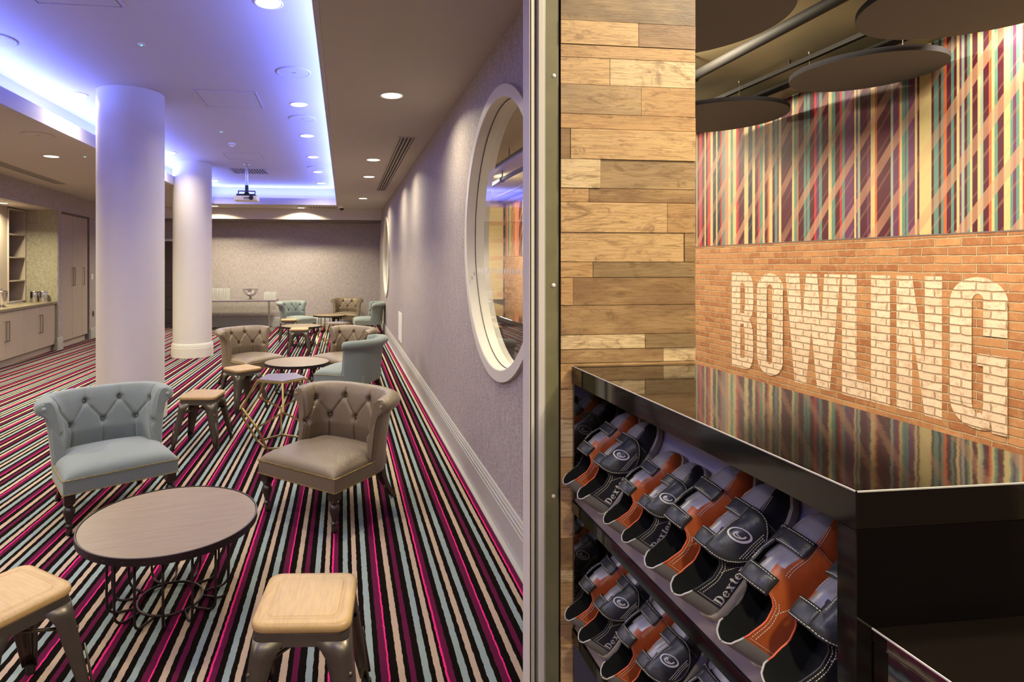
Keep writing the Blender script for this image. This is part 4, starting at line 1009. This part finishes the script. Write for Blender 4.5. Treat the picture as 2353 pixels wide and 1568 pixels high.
# hand-made slab-serif glyphs, unit height 1 = cap height
def glyphs():
    G = {}
    def arc(cx, cy, rx, ry, a0, a1, tx, ty, n=14):
        o = [(cx+rx*cos(math.radians(a0+(a1-a0)*i/n)), cy+ry*sin(math.radians(a0+(a1-a0)*i/n))) for i in range(n+1)]
        i_ = [(cx+(rx-tx)*cos(math.radians(a0+(a1-a0)*i/n)), cy+(ry-ty)*sin(math.radians(a0+(a1-a0)*i/n))) for i in range(n+1)]
        return [[o[k], o[k+1], i_[k+1], i_[k]] for k in range(n)]
    def R(x0, y0, x1, y1): return [[(x0, y0), (x1, y0), (x1, y1), (x0, y1)]]
    G['D'] = (R(0, 0, .42, .09)+R(0, .91, .42, 1)+R(.1, .09, .31, .91)+arc(.38, .5, .42, .5, -90, 90, .22, .09), .86)
    G['e'] = (arc(.31, .34, .31, .35, 20, 330, .2, .09, 22)+R(.2, .32, .60, .40)+[[(.42, .40), (.62, .40), (.60, .47), (.42, .44)]], .66)
    G['x'] = ([[(.04, .66), (.28, .66), (.62, .04), (.38, .04)], [(.46, .66), (.55, .66), (.19, .04), (.1, .04)]]+R(0, .61, .32, .68)+R(.4, .61, .64, .68)+R(0, 0, .26, .07)+R(.34, 0, .68, .07), .72)
    G['t'] = (R(.12, .1, .32, .88)+R(0, .60, .42, .68)+arc(.31, .14, .19, .14, 180, 340, .16, .09, 8), .48)
    G['r'] = (R(0, 0, .42, .07)+R(0, .61, .3, .68)+R(.1, .07, .3, .61)+arc(.44, .48, .18, .2, 30, 170, .14, .12, 8), .62)
    return G
GL = glyphs()
def make_shoe(side_name):
    mir = 1 if side_name == 'right' else -1; root = empty('bowling_shoe')
    def fin(b, nm, par=root, **kw):
        if mir < 0: b.v = [(-x, y, z) for x, y, z in b.v]; b.f = [f[::-1] for f in b.f]
        return b.build(nm, par, **kw)
    K = [i/12 for i in range(13)]
    def region(sd, s_, k):
        if s_ < .115 and k < .98: return 'heel'
        if s_ > .56 and k > .6667: return 'toe'
        return 'out' if sd > 0 else 'in'
    parts = {k: MB() for k in ('heel', 'toe', 'out', 'in')}
    mats = dict(heel='hshoe', toe='sshoe', out='bshoe', **{'in': 'oshoe'})
    for sd in (1, -1):
        P = [[shoe_pt(s_, k, sd) for k in K] for s_ in SV]
        for i in range(len(SV)-1):
            for j in range(12):
                sm_, km = (SV[i]+SV[i+1])/2, (K[j]+K[j+1])/2; rg = region(sd, sm_, km)
                q = [P[i][j], P[i+1][j], P[i+1][j+1], P[i][j+1]]
                if sd < 0: q = q[::-1]
                parts[rg].add(q, [(0, 1, 2, 3)], mats[rg])
    import bmesh
    for k_, nm in (('out', 'outer_panel'), ('in', 'inner_panel'), ('heel', 'heel_cap'), ('toe', 'toe_cap')):
        o = fin(parts[k_], nm, smooth=True); bm = bmesh.new(); bm.from_mesh(o.data); bmesh.ops.remove_doubles(bm, verts=bm.verts, dist=1e-5); bm.to_mesh(o.data); bm.free()
        o.data.polygons.foreach_set('use_smooth', [True]*len(o.data.polygons))
    # sole
    b = MB(); n = len(SV)
    outl = [(Wo(s_)*1.07+.0025, s_*SLN*1.012-.002) for s_ in SV]+[(-Wi(s_)*1.07-.0025, s_*SLN*1.012-.002) for s_ in SV[::-1]]
    outl[0] = (.004, -.004); outl[-1] = (-.004, -.004)
    P = [[(x*f, y+(g if y > .1 else -g*.3), z) for x, y in outl] for z, f, g in ((.0, .93, -.003), (.003, .97, 0), (.009, 1.0, 0), (.010, .975, 0), (.012, .975, 0), (.013, 1, 0), (.021, 1.0, 0), (.0235, .95, -.003))]
    b.grid(P, 'sole', cv=True); m_ = len(outl)
    b.f.append(list(range(m_))[::-1]); b.m.append(0); b.c.append(None); b.f.append([(len(P)-1)*m_+i for i in range(m_)]); b.m.append(0); b.c.append(None)
    fin(b, 'sole', smooth=True, auto=40)
    # lining, insole
    b = MB()
    for sd in (1, -1):
        P = []
        for s_ in [x for x in SV if x <= .56]:
            row = []
            for k in K:
                p = shoe_pt(max(s_, .004), k, sd); row.append(Vector((p.x*.93 if abs(p.x) > .003 else 0, .0028+p.y*.985, p.z-.0004 if k == 1 else p.z)))
            P.append(row)
        b.grid(P if sd < 0 else [r_ for r_ in P], 'lining')
    b.grid([[(-Wi(s_)*.92, s_*SLN+.002, .028), (Wo(s_)*.92, s_*SLN+.002, .028)] for s_ in SV if s_ < .8], 'lining'); fin(b, 'lining', smooth=True)
    # piping round the collar
    sc = [x for x in SV if x <= .47]
    for sd, mt in ((1, 'pipeo' if False else 'pipe'), (-1, 'pipeo')):
        b = MB(); b.tube([shoe_pt(s_, 1, sd) for s_ in sc if s_ <= .115], .0017, 'pipe', 6); b.tube([shoe_pt(s_, 1, sd) for s_ in sc if s_ >= .1], .0015, 'bshoe' if sd > 0 else 'pipeo', 6); fin(b, 'piping', smooth=True)
    # tongue
    P = []
    for i in range(13):
        t = i/12; s_ = .68-.31*t; z = Z0+Hv(max(s_, .42))+.001+max(0, .42-s_)*.05; w_ = .017+.007*t; row = []
        for j in range(9): u = -1+j/4; row.append((u*w_, s_*SLN, z-.012*u*u-.001))
        P.append(row)
    b = MB(); b.grid(P, 'sshoe'); fin(b, 'tongue', smooth=True, solid=.004)
    # shield strap
    def band(rows, mat, nm, off, solid=.0028):
        P = []
        for q, s0, s1, o in rows: P.append([shoe_q(s0+(s1-s0)*j/8, q, o) for j in range(9)])
        b = MB(); b.grid(P, mat); return b
    body = [(.09, .535, .56, .006), (.12, .50, .60, .009), (.18, .455, .65, .012), (.28, .415, .70, .014), (.40, .38, .745, .014), (.52, .365, .765, .013), (.66, .36, .77, .011), (.80, .365, .765, .009)]
    b = band(body, 'strapl', 'strap', .008)
    for (a, c) in ((.365, .48), (.65, .765)):
        rows = [(q, a, c, .009-.004*max(0, q-.9)) for q in (.80, .84, .88, .93, 1.0, 1.08, 1.16, 1.24, 1.32, 1.40)]
        P = [[shoe_q(s0+(s1-s0)*j/4, q, o) for j in range(5)] for q, s0, s1, o in rows]; b.grid(P, 'strapl')
    stp = fin(b, 'strap', smooth=True, solid=.003)
    # stitching: dashed rows on panels and strap
    b = MB()
    def stitch(pts, r_=.00055, dash=.0032, gap=.0016):
        pts = [Vector(p) for p in pts]; L_ = [0]
        for p, q in zip(pts, pts[1:]): L_.append(L_[-1]+(q-p).length)
        def at(t):
            for i in range(len(L_)-1):
                if t <= L_[i+1]: f = (t-L_[i])/max(1e-9, L_[i+1]-L_[i]); return pts[i].lerp(pts[i+1], f)
            return pts[-1]
        t = 0
        while t < L_[-1]-dash: b.tube([at(t), at(t+dash)], r_, 'thread', 4); t += dash+gap
    O_ = .0150; seq = []
    def sq(s_, q, o=O_): return shoe_q(s_, q, o)
    left = [sq(r_[1]+.012, r_[0]+.004, r_[3]+.002) for r_ in body]; right = [sq(r_[2]-.012, r_[0]+.004, r_[3]+.002) for r_ in body]
    stitch(left[::-1]+right, .0007)
    for a, c in ((.375, .47), (.66, .755)):
        for e_ in (a, c): stitch([sq(e_, q, .0105-.004*max(0, q-.9)) for q in (.80, .85, .9, 1.0, 1.1, 1.2, 1.3, 1.38)], .0007)
    stitch([sq(s_, .775, .0115) for s_ in (.49, .53, .57, .61, .645)], .0007)
    for k in (0, 1, 2): stitch([sq(.45+.012*k+(.215-.024*k)*j/6, .30-.035*k, .0160) for j in range(7)], .0007)
    for sd in (1, -1):
        stitch([shoe_pt(s_, .91, sd)*1.0+Vector((sd*.0006, 0, 0)) for s_ in SV if .12 < s_ < .44])
        stitch([shoe_pt(s_, .80, sd)+Vector((sd*.0006, 0, 0)) for s_ in SV if .12 < s_ < .40])
        stitch([shoe_pt(s_, .55+.25*(s_-.5), sd)+Vector((sd*.0004, 0, .0006)) for s_ in SV if .5 < s_ < .93])
        stitch([shoe_pt(s_, .50+.25*(s_-.5), sd)+Vector((sd*.0005, 0, .0006)) for s_ in SV if .5 < s_ < .93])
        stitch([shoe_pt(.72+.04*j/6, .08+.5*j/6, sd)+Vector((sd*.0006, 0, .0004)) for j in range(7)])
        stitch([shoe_pt(.30+.12*j/8, .85-.8*(j/8)**1.5, sd)+Vector((sd*.0006, 0, 0)) for j in range(9)])
        stitch([shoe_pt(.118, .1+.85*j/6, sd)+Vector((sd*.0006, 0, 0)) for j in range(7)])
    fin(b, 'stitching')
    # strap emblem
    b = MB(); C = (.565, .53)
    def emb(u, v, o=.0155): return shoe_q(C[0]+u/SLN, C[1]+v*11.5, o)
    def strip(fo, fi, n):
        P = [[emb(*fo(i/n)), emb(*fi(i/n))] for i in range(n+1)]; b.grid(P, 'mark')
    ca, sa = cos(.6), sin(.6)
    def rotp(x, y): return (x*ca-y*sa, x*sa+y*ca)
    strip(lambda t: rotp(.0125*cos(pi*2*t), .0175*sin(pi*2*t)), lambda t: rotp(.0095*cos(pi*2*t)+.001, .0145*sin(pi*2*t)), 32)
    strip(lambda t: rotp(-.005+.0105*t, -.004+.009*t+.004*sin(pi*t)), lambda t: rotp(-.005+.0105*t, -.0065+.009*t+.004*sin(pi*t)), 8)
    strip(lambda t: rotp(.006*cos(.2+4.6*t), .0095*sin(.2+4.6*t)), lambda t: rotp(.0032*cos(.2+4.6*t), .0068*sin(.2+4.6*t)), 20)
    fin(b, 'emblem', stp)
    # lettering on the outer quarter
    b = MB(); x = 0; cap = .0205
    txt = 'Dexter'; tot = sum(GL[c][1]+.06 for c in txt)*cap
    for c in txt:
        polys, adv = GL[c]
        for pl in polys:
            vs = []
            for gx, gy in pl:
                dist = (x+gx)*cap; t = dist/SLN
                s_ = .122+t if mir > 0 else .122+(tot/SLN)-t
                zz = .007+gy*cap+.010*(s_-.135)
                k = zz/Zc(s_) if s_ < .40 else zz/Zc(.40); p = shoe_pt(s_, k, 1); p.z = Z0+zz; vs.append(p+Vector((.0011+.004*max(0, s_-.33)*6, 0, 0)))
            b.add(vs, [(0, 1, 2, 3)], 'mark')
        x += adv+.06
    fin(b, 'lettering')
    tag(root, 'x', 'shoe'); return root
shR, shL = make_shoe('right'), make_shoe('left')
PAIRS = [[(1.618, 1.512), (1.375, 1.278), (1.152, 1.052), (.909, .802)], [(1.61, 1.513), (1.374, 1.276), (1.138, 1.04)]]
rown = ['top', 'second']; pn = [['first', 'second', 'third', 'fourth'], ['first', 'second', 'third']]
RM = Matrix(((0, cos(SL), -sin(SL)), (-1, 0, 0), (0, sin(SL), cos(SL)))).to_4x4()
f1 = {'R': True, 'L': True}
for ri, row in enumerate(PAIRS):
    for pi_, (yl, yr) in enumerate(row):
        for side, y in (('L', yl*KS), ('R', yr*KS)):
            pr = shL if side == 'L' else shR; o = pr if f1[side] else dup(pr); f1[side] = False
            jit = random.uniform(-.04, .04)*(pi_ < 3); sz = ((.281, .245, .287, .287) if ri == 0 else (.272, .27, .27))[pi_]/.30*KS
            o.matrix_world = Matrix.Translation((HX+.001, y, HZ[ri]+.002)) @ RM @ Matrix.Rotation(jit, 4, 'Z') @ Matrix.Scale(sz, 4)
            o['label'] = '%s shoe of the %s pair from the planks on the %s shelf' % ('left' if side == 'L' else 'right', pn[ri][pi_], rown[ri]); o['group'] = 'bowling shoes on the %s shelf' % rown[ri]

# ================================================================== bowling hall
XW, ZB, ZH = 5.3, 1.873, 3.62
b = MB(); b.box((XW, -2.5, 0), (XW+.2, 19, ZB), 'brick'); struct(b.build('wall_brick'), 'orange brick wall under the striped mural')
# painted word on the brick
r = tag(empty('painted_sign', (XW, 6, 0)), 'tall whitewashed word BOWLING painted on the brick wall', 'sign')
def yw(zx, row=600): return atx(1590+zx/2.376, 600, XW).y
ZL0, ZL1 = .215, 1.497
def letter(name_, x0, x1, polys):       # polys in unit box, u along reading direction (towards the camera), v up
    ya, yb = yw(x0), yw(x1); b = MB(); H = ZL1-ZL0
    for kk, pl in enumerate(polys):
        vs = [(XW-.0015-.00025*kk, ya+(yb-ya)*u-6, ZL0+H*v) for u, v in pl]
        b.add([(x-XW, y, z) for x, y, z in vs], [tuple(range(len(vs)))], 'brickp')
    b.build('letter', r)
def R4(a, b_, c, d): return [(a, b_), (c, b_), (c, d), (a, d)]
def ringq(cx, cy, rx, ry, ix, iy, a0, a1, st=0, n=16):   # ring with stretched straight middle 'st'
    out = []
    def P(a, x_, y_): c, s_ = cos(a), sin(a); return (cx+x_*c, cy+(st if s_ > 0 else -st)+y_*s_)
    for i in range(n):
        a = math.radians(a0+(a1-a0)*i/n); c = math.radians(a0+(a1-a0)*(i+1)/n)
        out.append([P(a, rx, ry), P(c, rx, ry), P(c, ix, iy), P(a, ix, iy)])
    return out
Bp = [R4(0, 0, .4, 1)]+[R4(.4, 0, .58, .11), R4(.4, .89, .58, 1), R4(.4, .465, .58, .575)]
for cy, hh in ((.755, .245), (.265, .265)):
    for i in range(12):
        a = math.radians(-90+15*i); c = math.radians(-75+15*i); ih = hh-.11
        f = lambda t, rx, ry: (.58+rx*max(0, cos(t))**.6, cy+ry*math.copysign(abs(sin(t))**.75, sin(t)))
        Bp.append([f(a, .42, hh), f(c, .42, hh), f(c, .04, ih), f(a, .04, ih)])
def cap(cx, cy, rx, ry, ix, iy, a0, a1, n=14):
    f = lambda t, x_, y_: (cx+x_*cos(t), cy+y_*sin(t)); out = []
    for i in range(n):
        a = math.radians(a0+(a1-a0)*i/n); c = math.radians(a0+(a1-a0)*(i+1)/n); out.append([f(a, rx, ry), f(c, rx, ry), f(c, ix, iy), f(a, ix, iy)])
    return out
Op = cap(.5, .84, .5, .16, .1, .05, 0, 180)+cap(.5, .16, .5, .16, .1, .05, 180, 360)+[R4(0, .16, .4, .84), R4(.6, .16, 1, .84)]
Wp = [[(0, 1), (.26, 1), (.36, 0), (.16, 0)], [(.16, 0), (.36, 0), (.56, .85), (.42, .9)], [(.42, .9), (.56, .85), (.62, 0), (.82, 0)], [(.42, 1), (.6, 1), (.62, .75), (.44, .75)], [(.62, 0), (.82, 0), (1, 1), (.76, 1)]]
Wp = [[(0, 1), (.27, 1), (.40, 0), (.18, 0)], [(.22, 0), (.40, 0), (.60, 1), (.40, 1)], [(.40, 1), (.60, 1), (.78, 0), (.60, 0)], [(.60, 0), (.82, 0), (1, 1), (.73, 1)]]
Lp = [R4(0, 0, .54, 1), R4(.54, 0, 1, .15)]
Ip = [R4(0, 0, 1, 1)]
Np = [R4(0, 0, .36, 1), R4(.64, 0, 1, 1), [(.36, 1), (.36, .62), (.64, 0), (.64, .38)]]
Gp = cap(.5, .84, .5, .16, .1, .05, 0, 180)+cap(.5, .16, .5, .16, .1, .05, 180, 300)+[R4(0, .16, .4, .84), R4(.6, .62, 1, .84), R4(.6, .16, 1, .5), R4(.5, .42, .6, .5), [(.72, .16), (.72, .06), (.75, 0), (.75, .16)], R4(.75, 0, 1, .16), [(.55, .0), (.72, .03), (.72, .16), (.6, .16)]]
for nm, x0, x1, pl in (('B', 218, 338, Bp), ('O', 358, 500, Op), ('W', 512, 812, Wp), ('L', 820, 972, Lp), ('I', 978, 1082, Ip), ('N', 1118, 1366, Np), ('G', 1412, 1728, Gp)): letter(nm, x0, x1, pl)
# striped mural
SP = [(15, 'C'), (20, 'N'), (28, 'C'), (33, 'M'), (45, 'R'), (62, 'M'), (78, 'C'), (86, 'M'), (98, 'R'), (115, 'C'), (130, 'N'), (150, 'C'), (158, 'N'), (178, 'R'), (188, 'T'), (205, 'S'), (225, 'C'), (240, 'T'), (255, 'C'), (275, 'R'), (290, 'M'), (325, 'C'), (350, 'N'), (375, 'C'), (392, 'M'), (410, 'R'), (420, 'T'), (440, 'C'), (452, 'M'), (470, 'O'), (480, 'C'), (500, 'M'), (515, 'T'), (530, 'P'), (540, 'C'), (555, 'M'), (622, 'C'), (635, 'T'), (655, 'O'), (662, 'M'), (695, 'T'), (710, 'P'), (715, 'T'), (732, 'M'), (760, 'R'), (772, 'P'), (790, 'T'), (808, 'M'), (848, 'C'), (868, 'T'), (890, 'M'), (918, 'R'), (932, 'T'), (950, 'P'), (1003, 'M'), (1008, 'C'), (1020, 'P'), (1030, 'G'), (1045, 'M'), (1088, 'P'), (1103, 'M'), (1110, 'C'), (1137, 'O'), (1150, 'M'), (1235, 'G'), (1250, 'P'), (1285, 'O'), (1292, 'C'), (1305, 'T'), (1325, 'P'), (1330, 'T'), (1345, 'P'), (1385, 'C'), (1400, 'M'), (1413, 'C'), (1488, 'M'), (1503, 'T'), (1533, 'M'), (1548, 'T'), (1563, 'O'), (1583, 'M'), (1610, 'T'), (1628, 'M'), (1645, 'C'), (1662, 'P'), (1675, 'G'), (1693, 'M'), (1710, 'T'), (1728, 'C'), (1742, 'M'), (1775, 'C'), (1792, 'G'), (1810, 'M'), (1845, 'O'), (1862, 'C'), (1880, 'T'), (1900, 'M'), (1938, 'C'), (1978, 'T'), (1995, 'P'), (2015, 'T'), (2035, 'C'), (2055, 'R'), (2075, 'M')]
ys = [atx(1590+x/2.704, 600, XW).y for x, _ in SP]
segs = [(ys[i+1], ys[i], SP[i][1]) for i in range(len(SP)-1)]
y = ys[0]; rnd = random.Random(3)
while y < 18.98:
    w_ = rnd.choice((.04, .06, .09, .05, .14)); y2 = min(19, y+w_); segs.append((y, y2, rnd.choice('CNMRTPMGOC'))); y = y2
y = ys[-1]
while y > -2.48:
    w_ = rnd.choice((.04, .06, .09, .05, .14)); y2 = max(-2.5, y-w_); segs.append((y2, y, rnd.choice('CMRTPMGOC'))); y = y2
b = MB()
for a, c, k in segs: b.add([(XW, a, ZB), (XW, c, ZB), (XW, c, ZH), (XW, a, ZH)], [(0, 1, 2, 3)], 'st'+k)
b.box((XW+.001, -2.5, ZB), (XW+.2, 19, ZH), 'cab'); struct(b.build('wall_mural'), 'mural of vertical stripes above the brick wall')
b = MB(); b.box((XW-.004, -2.5, ZB-.006), (XW, 19, ZB+.006), 'cabd'); struct(b.build('trim_mural_edge'))
# far end of the hall: broad stripes
b = MB(); x = XR+.15; rnd = random.Random(5)
b.box((x, 19.001, 0), (XW+.2, 19.2, ZH), 'cab')
while x < XW:
    w_ = rnd.choice((.12, .2, .3, .16)); x2 = min(XW, x+w_); b.add([(x, 19, .45), (x2, 19, .45), (x2, 19, ZH), (x, 19, ZH)], [(0, 1, 2, 3)], 'st'+rnd.choice('MCTPSCG')); x = x2
b.box((XR+.15, 18.98, 0), (XW, 19, .45), 'door'); struct(b.build('wall_hall_end'))
b = MB(); b.box((.57, -2.5, ZH), (XW+.2, 19.2, ZH+.1), 'hallceil'); struct(b.build('ceiling_hall'))
b = MB(); b.box((.57, -2.5, ZC), (.61, 1.703*KS-.01, ZH), 'plaster'); struct(b.build('trim_ceiling_step'))
b = MB(); b.box((-7.5, -2.6, 0), (0, -2.5, 3.8), 'plaster'); b.box((0, -2.6, 0), (XW+.2, -2.5, 3.8), 'door'); struct(b.build('wall_behind'))  # unseen wall; right part coloured dark as unlit hall for the gloss reflections
# dark desk run seen through the round window
r = tag(empty('lane_counter', (1.95, 8, 0)), 'long black counter seen through the near round window', 'counter')
b = MB(); b.box((0, -2.2, .90), (.6, 8, .95), 'gloss'); b.build('countertop', r, bevel=.004)
b = MB(); b.box((.05, -2.2, 0), (.55, 8, .90), 'cabd'); b.build('body', r)
b = MB(); b.box((.03, -2.2, .40), (.05, 8, .46), 'gloss'); b.build('rail', r)
# suspended acoustic discs
def disc(cx, cy, rad, zb, label, seam=True):
    r = tag(empty('acoustic_disc', (cx, cy, zb)), label, 'ceiling disc', 'dark round acoustic ceiling discs')
    b = MB(); b.lathe([(rad, .001), (rad, .045), (rad-.003, .048)], 'felts', 96); b.build('rim', r, smooth=True, auto=40)
    b = MB(); b.lathe([(rad-.001, 0), (rad-.0005, .003)], 'felt', 96); b.build('face', r, smooth=True, auto=40)
    for k in range(3):
        a = .4+2*pi*k/3; x, y = rad*.72*cos(a), rad*.72*sin(a); b = MB(); b.tube([(x, y, .045), (x, y, ZH-zb-.004)], .0022, 'steel', 6); b.lathe([(.006, .048), (.006, .075), (.003, .08)], 'steel', 10, (x, y, 0)); b.lathe([(.012, ZH-zb-.02), (.012, ZH-zb-.004)], 'steel', 12, (x, y, 0)); b.build('suspension_wire', r, smooth=True, auto=40)
def disc_from(xc, ytop, ybot, label, rscale=1.0, zb=3.345):
    tn = (zb-CAMH)*FPX/(CY-ytop); tf = (zb-CAMH)*FPX/(CY-ybot); u = (xc-CX)/FPX; t = (tn+tf)/2
    p = Vector((t*(sin(YAW)+u*cos(YAW)), t*(cos(YAW)-u*sin(YAW)))); disc(p.x, p.y, (tf-tn)/2*rscale, zb, label)
disc_from(1987, 115, 212, 'dark acoustic disc in the middle, complete, below the ceiling track')
disc_from(1640, 231, 306, 'dark acoustic disc cut by the planks at its left side', 1.0)
disc_from(2290, -155, 92, 'largest looking dark acoustic disc, cut by the top right corner')
disc_from(1560, -60, 134, 'dark acoustic disc at the top, next to the plank pier')
# pipes and tracks along the hall ceiling
def pipe(px, py, z, rad, label, nm='ceiling_pipe', clamp=True):
    p = atz(px, py, z); r = tag(empty(nm, (p.x, 3, z)), label, 'pipe' if 'pipe' in nm else 'track')
    b = MB(); b.tube([(0, -5, 0), (0, 15, 0)], rad, 'beam', 20) if 'pipe' in nm else b.box((-rad, -5, -.02), (rad, 15, .02), 'beam'); b.build('tube' if 'pipe' in nm else 'rail', r, smooth='pipe' in nm, auto=40)
    if clamp:
        for q in range(8):
            yy = -4.6+q*2.3; b = MB(); b.tube([(rad*1.12*cos(2*pi*i/20), yy, rad*1.12*sin(2*pi*i/20)) for i in range(20)], .012, 'beam', 6, True); b.box((-.012, yy-.012, rad), (.012, yy+.012, ZH-z), 'beam'); b.build('clamp', r)
    else:
        for q in range(8):
            yy = -4.6+q*2.3; b = MB(); b.box((-.01, yy-.01, .02), (.01, yy+.01, ZH-z), 'beam'); b.build('hanger', r)
pipe(1766, 83, 3.42, .045, 'thick dark pipe running along the hall ceiling')
pipe(1700, 205, 3.55, .022, 'slim dark ceiling track right of the thick pipe', 'ceiling_track', False)
pipe(1760, 215, 3.58, .05, 'wide dark cable tray close to the striped mural', 'ceiling_track', False)
pipe(1640, 60, 3.45, .03, 'dark ceiling track left of the thick pipe', 'ceiling_track', False)
# hall lamps: spot lamps on the ceiling
for k, (x, y, e_) in enumerate(((3.6, 2.4, .62), (2.75, 4.9, .75), (3.2, 7.2, .75), (3.2, 10, .9), (3.2, 13, 1.5), (3.2, 16.5, 2.0), (2.2, 1.2, .66), (1.8, -1.0, .18), (1.15, .6, .09), (4.85, 3.9, .12))):
    r = tag(empty('spot_lamp', (x, y, ZH-.001)), 'warm spot lamp out of the picture, %s along the hall ceiling' % NO[k], 'lamp', 'hall spot lamps')
    b = MB(); b.lathe([(.06, 0), (.06, -.09), (.05, -.1), (.05, -.085)], 'beam', 24, cap=False); b.build('housing', r, smooth=True, auto=40)
    b = MB(); b.lathe([(.05, -.088), (.05, -.089)], 'lampw', 24); b.build('lens', r)
    area('spot_light', (0, 0, -.11), E_HALL*e_, (1, .86, .62), .30, (0, -.55 if x > 2.5 else 0, 0), spread=175, parent=r)
